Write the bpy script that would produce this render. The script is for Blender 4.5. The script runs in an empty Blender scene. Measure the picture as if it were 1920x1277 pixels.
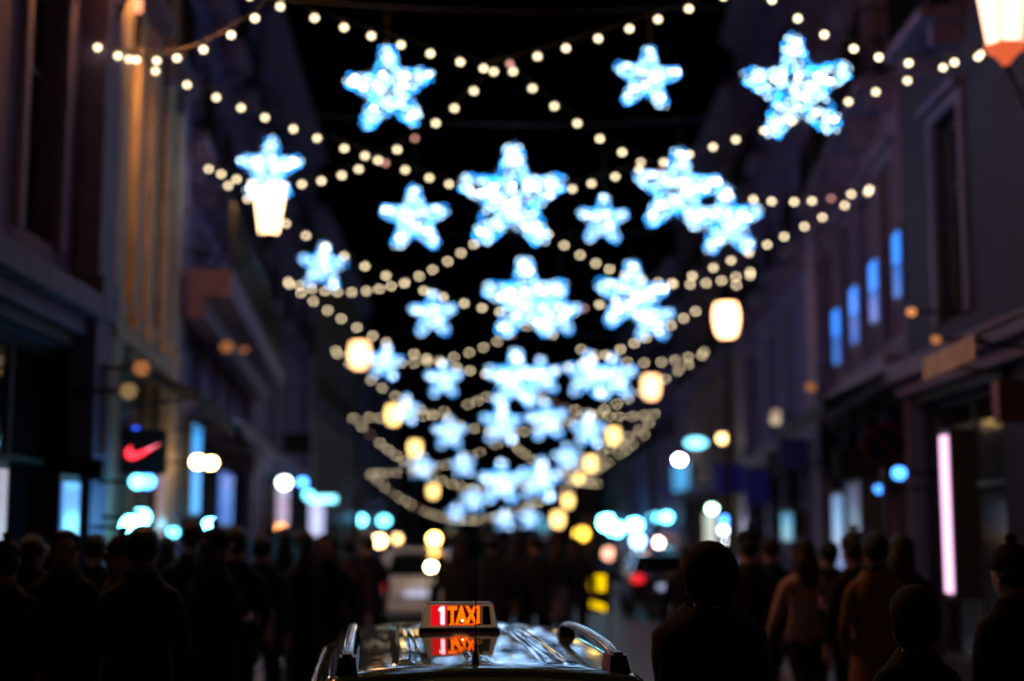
import bpy, bmesh, math, random
from mathutils import Vector, Matrix
random.seed(7)
PI = math.pi
sc = bpy.context.scene
C = sc.collection

# ------------------------------------------------------------------ camera
FPX, CX, CY = 2667.0, 960.0, 638.5          # 50 mm on a 36 mm frame, 1920 px wide
EYE = Vector((0, 0, 1.95))
PITCH = math.atan((985 - CY) / FPX)
YAW = math.atan((CX - 923) / FPX)           # the lens points a little right of the street
cam_d = bpy.data.cameras.new('camera'); cam = bpy.data.objects.new('camera', cam_d); C.objects.link(cam)
cam.location = EYE
cam.rotation_euler = (PI / 2 + PITCH, 0, -YAW)
cam_d.lens = 50; cam_d.sensor_width = 36; cam_d.clip_end = 2000; cam_d.clip_start = 0.1
cam_d.dof.use_dof = True; cam_d.dof.focus_distance = 6.1
cam_d.dof.aperture_fstop = 0.84; cam_d.dof.aperture_blades = 0; cam_d.dof.aperture_ratio = 0.90
sc.camera = cam

# ------------------------------------------------------------------ night sky
w = bpy.data.worlds.new('World'); sc.world = w; w.use_nodes = True
nt = w.node_tree; nt.nodes.clear()
sky = nt.nodes.new('ShaderNodeTexSky'); sky.sky_type = 'NISHITA'; sky.sun_disc = False
sky.sun_elevation = math.radians(-4.5); sky.sun_rotation = math.radians(150)
bg = nt.nodes.new('ShaderNodeBackground'); bg.inputs[1].default_value = 0.004
ow = nt.nodes.new('ShaderNodeOutputWorld')
nt.links.new(sky.outputs[0], bg.inputs[0]); nt.links.new(bg.outputs[0], ow.inputs[0])
sc.view_settings.view_transform = 'Standard'; sc.view_settings.look = 'None'
sc.view_settings.exposure = 0.0; sc.view_settings.gamma = 1
sc.view_settings.use_curve_mapping = False
sc.cycles.use_light_tree = True
sc.cycles.sample_clamp_indirect = 4
sc.cycles.max_bounces = 4

# ------------------------------------------------------------------ helpers
ROT = cam.rotation_euler.to_matrix()
def ray(px, py):
    return ROT @ Vector(((px - CX) / FPX, -(py - CY) / FPX, -1))
def at(px, py, D):                           # the point seen at a pixel, D metres down the street
    d = ray(px, py)
    return EYE + d * (D / d.y)
def lerp(a, b, t): return a + (b - a) * t
FL = [(-4.0, -3), (-4.0, 10), (-4.15, 14.5), (-4.6, 19.5), (-6.0, 34.5), (-6.6, 50), (-7.0, 75), (-7.3, 105), (-7.7, 140)]
FR = [(4.9, -3), (4.9, 10), (5.45, 18.5), (6.4, 27), (7.3, 40), (7.9, 58), (8.2, 85), (8.6, 140)]
def facade_x(side, D):
    P = FL if side < 0 else FR
    for (x0, y0), (x1, y1) in zip(P, P[1:]):
        if D <= y1: return lerp(x0, x1, (D - y0) / (y1 - y0))
    return P[-1][0]
def on_facade(side, px, py, off=0.0):        # where the ray of a pixel meets that side of the street
    d = ray(px, py); best = None
    D = 5.0
    while D < 140:
        x = EYE.x + d.x * D / d.y
        if abs(x) >= abs(facade_x(side, D)) - off: break
        D += 0.05
    return EYE + d * (D / d.y)
def zg(D):                                   # the street tips over a crest and runs downhill
    if D < 40: return 0.0
    if D < 100: return -(D - 40) ** 2 / 1000
    return -3.6 - 0.12 * (D - 100)

def new_mat(name):
    m = bpy.data.materials.new(name); m.use_nodes = True
    n = m.node_tree.nodes; return m, n, m.node_tree.links, n['Principled BSDF']
def mat(name, col, rough=0.6, metal=0.0, var=0.25, scale=3.0, bump=0.0, coat=0.0, bscale=None, stretch=None):
    m, n, l, b = new_mat(name)
    b.inputs['Roughness'].default_value = rough; b.inputs['Metallic'].default_value = metal
    b.inputs['Coat Weight'].default_value = coat; b.inputs['Coat Roughness'].default_value = 0.04
    tc = n.new('ShaderNodeTexCoord'); nz = n.new('ShaderNodeTexNoise'); nz.inputs['Scale'].default_value = scale
    nz.inputs['Detail'].default_value = 5
    src = tc.outputs['Object']
    if stretch:
        mp = n.new('ShaderNodeMapping'); mp.inputs['Scale'].default_value = stretch
        l.new(src, mp.inputs['Vector']); src = mp.outputs['Vector']
    l.new(src, nz.inputs['Vector'])
    rp = n.new('ShaderNodeValToRGB')
    rp.color_ramp.elements[0].position = 0.3; rp.color_ramp.elements[1].position = 0.7
    rp.color_ramp.elements[0].color = tuple(c * (1 - var) for c in col) + (1,)
    rp.color_ramp.elements[1].color = tuple(min(1, c * (1 + var)) for c in col) + (1,)
    l.new(nz.outputs['Fac'], rp.inputs['Fac']); l.new(rp.outputs['Color'], b.inputs['Base Color'])
    if bump:
        n2 = n.new('ShaderNodeTexNoise'); n2.inputs['Scale'].default_value = bscale or scale * 8
        l.new(src, n2.inputs['Vector'])
        bp = n.new('ShaderNodeBump'); bp.inputs['Strength'].default_value = bump; bp.inputs['Distance'].default_value = 0.02
        l.new(n2.outputs['Fac'], bp.inputs['Height']); l.new(bp.outputs['Normal'], b.inputs['Normal'])
    return m
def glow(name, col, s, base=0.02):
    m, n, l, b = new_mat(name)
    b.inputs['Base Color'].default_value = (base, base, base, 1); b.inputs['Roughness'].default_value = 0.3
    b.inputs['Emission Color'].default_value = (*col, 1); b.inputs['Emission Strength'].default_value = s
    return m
_gl = {}
def glowc(col, s):
    k = (col, s)
    if k not in _gl: _gl[k] = glow('light', col, s)
    return _gl[k]

def bx(bm, x0, x1, y0, y1, z0, z1, mi=0, M=None):
    co = [(x, y, z) for x in (x0, x1) for y in (y0, y1) for z in (z0, z1)]
    v = [bm.verts.new(M @ Vector(c) if M else c) for c in co]
    for f in ((0, 1, 3, 2), (4, 6, 7, 5), (0, 4, 5, 1), (2, 3, 7, 6), (0, 2, 6, 4), (1, 5, 7, 3)):
        bm.faces.new([v[i] for i in f]).material_index = mi
def tube(bm, pts, r, n=6, mi=0, cap=True):
    pts = [Vector(p) for p in pts]; rs = r if isinstance(r, (list, tuple)) else [r] * len(pts); rings = []
    for i, p in enumerate(pts):
        d = (pts[min(i + 1, len(pts) - 1)] - pts[max(i - 1, 0)]).normalized()
        a = Vector((0, 0, 1)) if abs(d.z) < 0.9 else Vector((1, 0, 0))
        u = d.cross(a).normalized(); v = d.cross(u).normalized()
        rings.append([bm.verts.new(p + (u * math.cos(2 * PI * k / n) + v * math.sin(2 * PI * k / n)) * rs[i]) for k in range(n)])
    for a, b in zip(rings, rings[1:]):
        for k in range(n):
            bm.faces.new((a[k], a[(k + 1) % n], b[(k + 1) % n], b[k])).material_index = mi
    if cap:
        bm.faces.new(rings[0][::-1]).material_index = mi; bm.faces.new(rings[-1]).material_index = mi
def lathe(bm, prof, n=12, mi=0, o=(0, 0, 0)):
    rings = [[bm.verts.new((o[0] + r * math.cos(2 * PI * k / n), o[1] + r * math.sin(2 * PI * k / n), o[2] + z)) for k in range(n)] for r, z in prof]
    for a, b in zip(rings, rings[1:]):
        for k in range(n):
            bm.faces.new((a[k], a[(k + 1) % n], b[(k + 1) % n], b[k])).material_index = mi
    bm.faces.new(rings[0][::-1]).material_index = mi; bm.faces.new(rings[-1]).material_index = mi
def prism(bm, poly, axis_y0, axis_y1, mi=0):  # polygon in xz pushed along y
    a = [bm.verts.new((x, axis_y0, z)) for x, z in poly]; b = [bm.verts.new((x, axis_y1, z)) for x, z in poly]
    bm.faces.new(a).material_index = mi; bm.faces.new(b[::-1]).material_index = mi
    for i in range(len(poly)):
        j = (i + 1) % len(poly); bm.faces.new((a[j], a[i], b[i], b[j])).material_index = mi
def mesh(bm, name, mats, smooth=False, bevel=0, fix=True):
    if bevel: bmesh.ops.bevel(bm, geom=list(bm.edges), offset=bevel, segments=2, affect='EDGES', clamp_overlap=True)
    if fix: bmesh.ops.recalc_face_normals(bm, faces=bm.faces)
    me = bpy.data.meshes.new(name); bm.to_mesh(me); bm.free()
    for m in (mats if isinstance(mats, (list, tuple)) else [mats]): me.materials.append(m)
    if smooth:
        for p in me.polygons: p.use_smooth = True
    return me
def link(name, me, parent=None, loc=None, rot=None, scale=None):
    o = bpy.data.objects.new(name, me); C.objects.link(o); o.parent = parent
    if loc is not None: o.location = loc
    if rot is not None: o.rotation_euler = rot
    if scale is not None: o.scale = scale if hasattr(scale, '__len__') else (scale,) * 3
    return o
def obj(name, bm, mats, parent=None, loc=None, rot=None, smooth=False, bevel=0):
    return link(name, mesh(bm, name, mats, smooth, bevel), parent, loc, rot)
def tag(o, label, cat, group=None):
    o['label'] = label; o['category'] = cat
    if group: o['group'] = group
    return o
def thing(name, label, cat, loc=(0, 0, 0), rz=0, group=None):
    o = bpy.data.objects.new(name, None); C.objects.link(o); o.location = loc; o.rotation_euler = (0, 0, rz)
    o.empty_display_size = 0.1
    return tag(o, label, cat, group)
def kind(o, k): o['kind'] = k; return o
def copy_tree(o, parent=None):
    c = o.copy(); C.objects.link(c); c.parent = parent
    for ch in o.children: copy_tree(ch, c)
    return c
B = bmesh.new

# ------------------------------------------------------------------ materials
M_road = mat('wet_asphalt', (0.032, 0.023, 0.020), 0.42, var=0.35, scale=1.5, bump=0.5, bscale=30)
M_pave = mat('limestone_cobbles', (0.2, 0.15, 0.125), 0.27, var=0.3, scale=6, bump=0.6, bscale=14)
M_kerb = mat('kerb_stone', (0.28, 0.26, 0.24), 0.6, scale=4, bump=0.2)
M_iron = mat('black_iron', (0.012, 0.012, 0.014), 0.45, 0.6, scale=8)
M_wire = mat('dark_cable', (0.02, 0.025, 0.03), 0.6, scale=20)
M_dark = mat('dark_recess', (0.01, 0.01, 0.012), 0.7)
M_glassd = mat('dark_window_glass', (0.012, 0.014, 0.02), 0.08, coat=0.5, scale=1)
M_frame = mat('painted_window_frame', (0.09, 0.1, 0.1), 0.5, scale=5)
M_roof = mat('clay_roof_tile', (0.12, 0.05, 0.035), 0.8, scale=10, bump=0.4)
M_stone = mat('pale_limestone', (0.165, 0.13, 0.26), 0.7, scale=3, bump=0.25)
def wallm(c): return mat('plaster', c, 0.85, var=0.12, scale=1.2, bump=0.2)
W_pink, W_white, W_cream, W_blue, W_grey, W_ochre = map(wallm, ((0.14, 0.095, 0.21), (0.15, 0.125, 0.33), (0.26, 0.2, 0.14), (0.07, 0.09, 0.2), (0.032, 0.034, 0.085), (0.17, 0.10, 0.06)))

# ------------------------------------------------------------------ ground
def strip(name, xs0, xs1, z, mats, y0=-6, y1=200, thick=0):
    bm = B(); Y = y0; rows = []
    while True:
        a = xs0(Y) if callable(xs0) else xs0; b = xs1(Y) if callable(xs1) else xs1
        rows.append([bm.verts.new((a, Y, zg(Y) + z)), bm.verts.new((b, Y, zg(Y) + z))] + ([bm.verts.new((a, Y, zg(Y) + z - thick)), bm.verts.new((b, Y, zg(Y) + z - thick))] if thick else []))
        if Y >= y1: break
        Y = min(y1, Y + 3)
    for p, q in zip(rows, rows[1:]):
        bm.faces.new((p[0], p[1], q[1], q[0]))
        if thick:
            bm.faces.new((p[0], q[0], q[2], p[2])); bm.faces.new((p[1], p[3], q[3], q[1]))
    if thick: bm.faces.new((rows[0][0], rows[0][2], rows[0][3], rows[0][1]))
    me = mesh(bm, name, mats, fix=True)
    return kind(link(name, me), 'structure')
strip('ground', -400, 400, -0.012, M_road, -60, 900)
strip('road', -2.7, 3.7, 0.0, M_road, -6, 200)
strip('pavement', lambda y: facade_x(-1, y) - .4, -2.85, 0.12, M_pave, thick=0.14)
strip('pavement', 3.85, lambda y: facade_x(1, y) + .4, 0.12, M_pave, thick=0.14)
strip('kerb', -2.85, -2.7, 0.123, M_kerb, thick=0.14)
strip('kerb', 3.7, 3.85, 0.123, M_kerb, thick=0.14)

# ------------------------------------------------------------------ buildings
def wall_with_holes(L, H, holes, s, z0=-0.3, depth=9.0, rev=0.28):
    """local x along the facade, street on the s side of y=0"""
    bm = B(); xs = sorted({0, L} | {h[0] for h in holes} | {h[1] for h in holes}); zs = sorted({z0, H} | {h[2] for h in holes} | {h[3] for h in holes})
    V = {}
    def v(x, y, z):
        k = (round(x, 4), round(y, 4), round(z, 4))
        if k not in V: V[k] = bm.verts.new(k)
        return V[k]
    for x0, x1 in zip(xs, xs[1:]):
        for a, b in zip(zs, zs[1:]):
            mx, mz = (x0 + x1) / 2, (a + b) / 2
            if any(h[0] < mx < h[1] and h[2] < mz < h[3] for h in holes): continue
            bm.faces.new((v(x0, 0, a), v(x1, 0, a), v(x1, 0, b), v(x0, 0, b)))
    r = -s * rev
    for x0, x1, a, b in holes:
        q = [(x0, a), (x1, a), (x1, b), (x0, b)]
        for i in range(4):
            (p, pz), (t, tz) = q[i], q[(i + 1) % 4]
            bm.faces.new([bm.verts.new(c) for c in ((p, 0, pz), (t, 0, tz), (t, r, tz), (p, r, pz))])
    d = -s * depth
    for q in (((0, 0, z0), (0, d, z0), (0, d, H), (0, 0, H)), ((L, 0, z0), (L, d, z0), (L, d, H), (L, 0, H)),
              ((0, d, z0), (L, d, z0), (L, d, H), (0, d, H)), ((0, 0, H), (L, 0, H), (L, d, H), (0, d, H))):
        bm.faces.new([bm.verts.new(c) for c in q])
    return bm
_fm = {}
def window_meshes(w_, h_, s, rev):
    k = (round(w_, 2), round(h_, 2), s)
    if k in _fm: return _fm[k]
    bm = B(); y = -s * rev; f = 0.07; yy = sorted((y, y + s * .06))
    bx(bm, 0, f, *yy, 0, h_); bx(bm, w_ - f, w_, *yy, 0, h_); bx(bm, f, w_ - f, *yy, 0, f); bx(bm, f, w_ - f, *yy, h_ - f, h_)
    ym = sorted((y + s * .005, y + s * .05))
    bx(bm, w_ / 2 - .035, w_ / 2 + .035, *ym, f, h_ - f); bx(bm, f, w_ / 2 - .035, *ym, h_ * .66, h_ * .66 + .05); bx(bm, w_ / 2 + .035, w_ - f, *ym, h_ * .66, h_ * .66 + .05)
    fr = mesh(bm, 'window', M_frame)
    bm = B(); yp = sorted((y + s * .01, y + s * .025)); bx(bm, f, w_ - f, *yp, f, h_ - f)
    pn = mesh(bm, 'pane', M_glassd)
    bm = B(); t = .14; yt = sorted((s * .002, s * .06))
    bx(bm, -t, 0, *yt, -.02, h_ + t); bx(bm, w_, w_ + t, *yt, -.02, h_ + t); bx(bm, 0, w_, *yt, h_, h_ + t)
    yl = sorted((s * .002, s * .16)); bx(bm, -.2, w_ + .2, *yl, h_ + t, h_ + t + .09)
    sr = mesh(bm, 'surround', M_stone)
    _fm[k] = (fr, pn, sr); return _fm[k]
def railing_mesh(L, s, d=0.42):
    bm = B(); n = max(3, int(L / .085))
    for z in (0.08, .95): bx(bm, 0, L, *sorted((s * d, s * (d + .035))), z, z + .035)
    for i in range(n + 1):
        x = L * i / n; bx(bm, x - .017, x + .017, *sorted((s * (d + .01), s * (d + .026))), .115, .95)
    for x in (0, L):
        for z in (0.08, .95): bx(bm, x - .015, x + .015, *sorted((0, s * d)), z, z + .03)
        for j in range(1, 4): bx(bm, x - .008, x + .008, *sorted((s * (d * j / 4 - .008), s * (d * j / 4 + .008))), .115, .95)
    return mesh(bm, 'railing', M_iron)
def building(label, side, D0, D1, H, wall, bays, g_h=4.0, floor_h=3.5, shop=True, pil=None, balcony=(1, 2), cont=False, band=M_stone):
    s = 1 if side > 0 else -1
    a = Vector((facade_x(side, D0), D0, 0)); b = Vector((facade_x(side, D1), D1, 0)); L = (b - a).length
    z = min(zg(D0), zg(D1))
    base = z if D0 >= 40 else 0.0
    t = thing('town_house', label, 'building', (a.x, a.y, base), math.atan2(b.y - a.y, b.x - a.x), 'town houses lining the street')
    rise = zg(D0) - base
    nf = int((H - g_h - .4) / floor_h); cell = L / bays; holes = []; kinds = []
    for i in range(bays):
        cx = cell * (i + .5)
        if shop:
            hw = min(cell * .5 - .35, 1.5); holes.append((cx - hw, cx + hw, .35 + rise, g_h - .75 + rise * .0)); kinds.append('shop')
        for f in range(nf):
            z0 = g_h + .15 + f * floor_h; holes.append((cx - .55, cx + .55, z0, z0 + 2.45)); kinds.append(f)
    link('wall', mesh(wall_with_holes(L, H, holes, s), 'wall', wall), t)
    rm = {}
    for h, k in zip(holes, kinds):
        w_, h_ = h[1] - h[0], h[3] - h[2]
        fr, pn, sr = window_meshes(w_, h_, s, .22)
        name = 'shop_window' if k == 'shop' else 'window'
        o = link(name, fr, t, (h[0], 0, h[2])); link('pane', pn, o)
        if k != 'shop': link('surround', sr, o)
        if k != 'shop' and k in balcony and D0 < 90:
            if 'b' not in rm:
                bm = B(); bx(bm, -.28, 1.38, *sorted((s * .003, s * .5)), -.16, -.02); bx(bm, -.15, .0, *sorted((s * .003, s * .34)), -.42, -.16); bx(bm, 1.1, 1.25, *sorted((s * .003, s * .34)), -.42, -.16)
                rm['b'] = mesh(bm, 'balcony', M_stone); rm['r'] = railing_mesh(1.66, s)
            o = link('balcony', rm['b'], t, (h[0], 0, h[2])); link('railing', rm['r'], o, (-.28, 0, 0))
    bm = B(); bx(bm, 0.01, L - .01, *sorted((s * .004, s * .3)), g_h - .42, g_h - .2); bx(bm, 0.01, L - .01, *sorted((s * .004, s * .16)), g_h - .6, g_h - .423)
    link('string_course', mesh(bm, 'string_course', band), t)
    bm = B()
    for k, (o_, q0, q1) in enumerate(((.25, H - .55, H - .35), (.42, H - .347, H - .15), (.65, H - .147, H + .02))): bx(bm, .01, L - .01, *sorted((s * .004, s * o_)), q0, q1)
    link('cornice', mesh(bm, 'cornice', M_stone), t)
    bm = B(); q = [bm.verts.new(c) for c in ((0, s * .7, H + .03), (L, s * .7, H + .03), (L, -s * 4.5, H + 2.6), (0, -s * 4.5, H + 2.6), (L, -s * 9, H + .03), (0, -s * 9, H + .03))]
    bm.faces.new((q[0], q[1], q[2], q[3])); bm.faces.new((q[3], q[2], q[4], q[5])); bm.faces.new((q[0], q[3], q[5])); bm.faces.new((q[1], q[4], q[2]))
    link('roof', mesh(bm, 'roof', M_roof), t)
    if pil is None: pil = [0.0, L]
    for p in pil:
        x0 = min(max(p - .3, .005), L - .605)
        bm = B(); y = sorted((s * .003, s * .26)); bx(bm, x0, x0 + .6, *y, -.25, H - .56)
        y = sorted((s * .003, s * .31)); bx(bm, x0 - .0, x0 + .6, *y, g_h - .198, g_h + .0)
        link('pilaster', mesh(bm, 'pilaster', band), t)
    for i in range(bays):                     # fascia boards over the shops
        if shop and D0 < 80:
            cx = cell * (i + .5); bm = B(); bx(bm, cx - cell * .5 + .35, cx + cell * .5 - .35, *sorted((s * .004, s * .09)), g_h - .74, g_h - .61)
            link('fascia', mesh(bm, 'fascia', M_dark), t)
    return t
building('dark pink building nearest on the left with iron balconies', -1, -3, 14.5, 17, W_pink, 5, g_h=4.4)
building('narrow cream building lit orange by an assumed lantern on the left', -1, 14.5, 19.5, 16, W_cream, 2, g_h=4.3, pil=[.3, 1.5, 2.5, 3.8, 5], band=mat('cream_stone', (.5, .42, .3), .8))
building('long violet-white building with balconies left of the big lit lantern', -1, 19.5, 34.5, 15.5, W_white, 5, g_h=4.0)
building('building with warm lit shop doorway beyond the blue pilaster on the left', -1, 34.5, 50, 15, W_pink, 4)
building('far ochre building on the left before the crest', -1, 50, 75, 14.5, W_ochre, 6)
building('far grey building on the left beyond the crest', -1, 75, 105, 15, W_grey, 6)
building('farthest dark building on the left of the street', -1, 105, 140, 15, W_grey, 6)
building('dark building nearest on the right behind the no parking sign', 1, -3, 18.5, 18, W_grey, 5, g_h=4.2, pil=[0, 4.3, 8.6, 12.9])
building('violet building on the right with four tall blue windows', 1, 18.5, 27, 13, W_pink, 4, g_h=4.4, balcony=(1,), pil=[8.5])
building('dark building beyond the violet one on the right', 1, 27, 40, 16, W_white, 4)
building('far ochre building on the right behind the lamp posts', 1, 40, 58, 15, W_ochre, 5)
building('far pale building on the right beyond the crest', 1, 58, 85, 15, W_white, 6)
building('farthest building on the right of the street', 1, 85, 140, 16, W_ochre, 9)
t = thing('town_house', 'dark building closing the far end of the street', 'building', (-14, 150, -11), 0)
hol = [(3 + 3.2 * i, 4.2 + 3.2 * i, 1.2 + 3.4 * k, 3.4 + 3.4 * k) for i in range(8) for k in range(4)]
link('wall', mesh(wall_with_holes(30, 15, hol, -1), 'wall', W_grey), t)
for h in hol:
    fr, pn, sr = window_meshes(1.2, 2.2, -1, .22); o = link('window', fr, t, (h[0], 0, h[2])); link('pane', pn, o)
bm = B(); q = [bm.verts.new(c) for c in ((-.4, -.4, 15.02), (30.4, -.4, 15.02), (30.4, 9, 15.02), (-.4, 9, 15.02), (2, 4.5, 17.5), (28, 4.5, 17.5))]
for f in ((0, 1, 5, 4), (1, 2, 5), (2, 3, 4, 5), (3, 0, 4)): bm.faces.new([q[i] for i in f])
link('roof', mesh(bm, 'roof', M_roof), t)

# ------------------------------------------------------------------ lanterns
E_near = glow('lantern_glass_lit', (1.0, 0.50, 0.22), 5.0)
E_far = glow('far_lantern_glass_lit', (1.0, 0.62, 0.19), 4.6)
E_pinkl = glow('salmon_lantern_glass_lit', (1.0, 0.5, 0.34), 3.6)
def lantern(label, p, side, glass, mount, k=1.0, low=None):
    """p = middle of the glass; tapered six sided lantern, wider at the top"""
    t = thing('street_lantern', label, 'street lamp', (p.x, p.y, p.z), 0, 'lit street lanterns down the street')
    h = .34 * k
    bm = B(); lathe(bm, [(.135 * k, -h), (.235 * k, h)] if mount == 'wall' else [(.10 * k, -h), (.19 * k, -h * .72), (.235 * k, -h * .1), (.245 * k, h * .45), (.20 * k, h)], 6); obj('glass', bm, glass, t)
    bm = B(); lathe(bm, [(.27 * k, h + .002), (.25 * k, h + .05), (.14 * k, h + .2), (.1 * k, h + .3), (.12 * k, h + .32), (.04 * k, h + .38), (.02, h + .5)], 6); obj('cap', bm, M_iron, t)
    bm = B(); lathe(bm, [(.02, -h - .2), (.05 * k, -h - .14), (.09 * k, -h - .08), (.15 * k, -h - .03), (.15 * k, -h - .002)], 6); obj('base', bm, low or M_iron, t)
    bm = B()
    for i in range(6 if mount == 'wall' else 0):
        a = PI / 3 * i; tube(bm, [(.139 * k * math.cos(a), .139 * k * math.sin(a), -h), (.24 * k * math.cos(a), .24 * k * math.sin(a), h)], .011, 4)
    if mount != 'wall': lathe(bm, [(.11 * k, -h - .03), (.11 * k, -h - .002)], 6)
    obj('frame', bm, M_iron, t)
    bm = B()
    if mount == 'wall':
        X = facade_x(side, p.y) - p.x
        tube(bm, [(0, 0, -h - .19), (X * .3, 0, -h - .45), (X * .7, 0, -h - .3), (X * .98, 0, -h - .25)], .028)
        tube(bm, [(X * .25, 0, -h - .43), (X * .6, 0, -h - .75), (X * .98, 0, -h - .9)], .02)
        bx(bm, *sorted((X * .97, X * .995)), -.08, .08, -h - 1.0, -h - .15)
        obj('bracket', bm, M_iron, t)
    else:
        g = zg(p.y) + .12 - p.z
        lathe(bm, [(.2, g), (.2, g + .3), (.12, g + .36), (.11, g + .9), (.075, g + 1.0), (.05, -h - .4), (.08, -h - .36), (.04, -h - .19)], 8)
        obj('post', bm, M_iron, t)
for a in (
    ('assumed unseen wall lantern on the left facade just outside the frame', at(-150, 110, 9.6), -1, E_near, 'wall', 1.1),  # assumed lantern, placed beyond the frame to light the left pilasters
    ('assumed unseen lantern high on the left facade just above the frame', at(255, -125, 14.2), -1, glow('assumed_lantern_amber', (1.0, .38, .10), 190), 'wall', 1.1),  # lantern assumed out of view, made very strong to wash the wall orange
    ('added unseen lantern on the right facade behind the camera', Vector((3.7, -1.5, 5.8)), 1, glow('lantern_glass_fill', (1.0, .6, .36), 11), 'wall', 1.1),  # lantern added out of view to light the figures and roof sign
    ('large bright white lantern on the left hanging below a star', at(505, 398, 21), -1, glow('lantern_glass_white', (1.0, .60, .28), 8), 'wall', .98),
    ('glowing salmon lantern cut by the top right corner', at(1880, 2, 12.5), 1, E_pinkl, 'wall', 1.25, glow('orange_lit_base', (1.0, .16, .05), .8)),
    ('big white lantern post on the right below the long garland', at(1362, 602, 27), 1, glow('lantern_glass_bright', (1.0, .47, .22), 8), 'post', 1.0),
    ('upper left lantern post glowing beside a small star', at(674, 667, 35), -1, E_near, 'post', 1.0),
    ('second lantern post on the right above a ring of bulbs', at(1221, 727, 40), 1, E_near, 'post', 1.0),
    ('yellow lantern post on the left between two small blue stars', at(738, 779, 45), -1, E_far, 'post', .9),
    ('yellow lantern post on the left under the lower garland', at(778, 842, 57), -1, E_far, 'post', .9),
    ('lowest yellow lantern post on the left, amid crossing garlands', at(812, 922, 75), -1, E_far, 'post', .95),
    ('third lantern post on the right, beside a pale blue star', at(1150, 818, 53), 1, E_far, 'post', .88),
    ('yellow lantern post on the right close above another one', at(1107, 870, 66), 1, E_far, 'post', 1.0),
    ('small yellow lantern post just below left of its neighbour on the right', at(1085, 897, 76), 1, E_far, 'post', .7),
    ('white lantern post low on the right touching the garland end', at(1065, 940, 87), 1, E_far, 'post', 1.1),
    ('lowest lantern post of the right hand row', at(1046, 975, 97), 1, E_far, 'post', 1.5)):
    lantern(*a)

# ------------------------------------------------------------------ garlands
def bulb_mesh(m):
    bm = B(); R = .028
    lathe(bm, [(.004, -R), (R * .7, -R * .72), (R, 0), (R * .7, R * .72), (R * .36, R * .95)], 10)
    for f in bm.faces: f.material_index = 0
    lathe(bm, [(.016, R * .95 + .001), (.016, R + .03)], 6, mi=1)
    return mesh(bm, 'bulb', [m, M_wire], smooth=True)
BULB = [bulb_mesh(glow('bulb_warm_white', (1.0, .79, .48), s)) for s in (5.4, 6.8, 9.6, 13.0)]
BULB_DIM = bulb_mesh(glow('bulb_fading', (1.0, .45, .35), 2.0))
def garland(label, pts, lv, step=0.34, guys=()):
    o = pts[0]; t = thing('light_garland', label, 'light garland', o, 0, 'bulb garlands strung across the street')
    P = [p - o for p in pts]
    bm = B(); tube(bm, P, .008, 4); link('cable', mesh(bm, 'cable', M_wire), t)
    for a, b in guys:
        bm = B(); tube(bm, [a - o, b - o], .006, 4); link('guy_wire', mesh(bm, 'guy_wire', M_wire), t)
    acc = step / 2
    for a, b in zip(P, P[1:]):
        L = (b - a).length
        while acc < L:
            q = a.lerp(b, acc / L); r = random.random()
            if r > .02:
                link('bulb', BULB_DIM if r < .05 else BULB[lv], t, (q.x, q.y, q.z - .075), (random.uniform(-.2, .2), random.uniform(-.2, .2), 0))
            acc += step * random.uniform(.86, 1.14)
        acc -= L
def swag(A, Cp, Bp, n=24):
    out = []
    for E, rev in ((A, False), (Bp, True)):
        h = []
        for i in range(n + 1):
            u = i / n; p = E.lerp(Cp, u); p.z = Cp.z + (E.z - Cp.z) * (1 - u) ** 2 * .9 + (E.z - Cp.z) * (1 - u) * .1; h.append(p)
        out += h if not rev else h[::-1][1:]
    return out
def sagline(a, b, s, n=30):
    r = []
    for i in range(n + 1):
        u = i / n; p = a.lerp(b, u); p.z -= 4 * s * u * (1 - u); r.append(p)
    return r
AN = [((120, -150, 12), (1730, -170, 12)), ((150, 55, 14), (1905, 62, 13.5)), ((372, 298, 21), (1650, 338, 20)), ((530, 518, 31), (1427, 495, 29)),
      ((622, 650, 40), (1335, 648, 38)), ((655, 773, 51), (1245, 768, 50)), ((690, 883, 66), (1222, 800, 58))]
CN = [(915, 118, 15.0), (968, 372, 19), (1000, 587, 24), (965, 702, 33), (950, 808, 42), (905, 915, 54), (870, 974, 70)]
ORD = ['top edge of the frame', 'top row of stars', 'biggest central star', 'middle row of stars', 'fourth row of stars', 'fifth row of stars', 'lowest blue stars']
def wallpt(p, side): return Vector((facade_x(side, p.y), p.y, p.z + .15))
A_pts = [(at(*l), at(*r)) for l, r in AN]; C_pts = [at(*c) for c in CN]
LV = [0, 0, 1, 2, 2, 3, 3]
for k in range(7):
    l, r = A_pts[k]
    garland('wide bulb garland sagging wall to wall at the ' + ORD[k], swag(l, C_pts[k], r), LV[k], (.36, .38, .35, .36, .42, .43, .46)[k], guys=((wallpt(l, -1), l), (r, wallpt(r, 1))))
cm1 = at(960, -130, 11)
SRC = [None, cm1, at(943, 106, 17.5)] + [at(CN[k - 2][0], CN[k - 2][1] + 12, AN[k][0][2] - 3) for k in range(3, 7)]
SAG = [0, .9, .85, .85, .7, .55, .5]
for k in range(1, 7):
    for j, side in enumerate(('left', 'right')):
        if k == 6 and side == 'right': b_ = at(1125, 905, 70)
        else: b_ = A_pts[k][j]
        if k == 1: SRC[1] = at((760, 1160)[j], -330, 11)
        garland('bulb string falling to the ' + side + ' wall at the ' + ORD[k], sagline(SRC[k], b_, SAG[k]), LV[k], .35 if k < 4 else .43)

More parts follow.
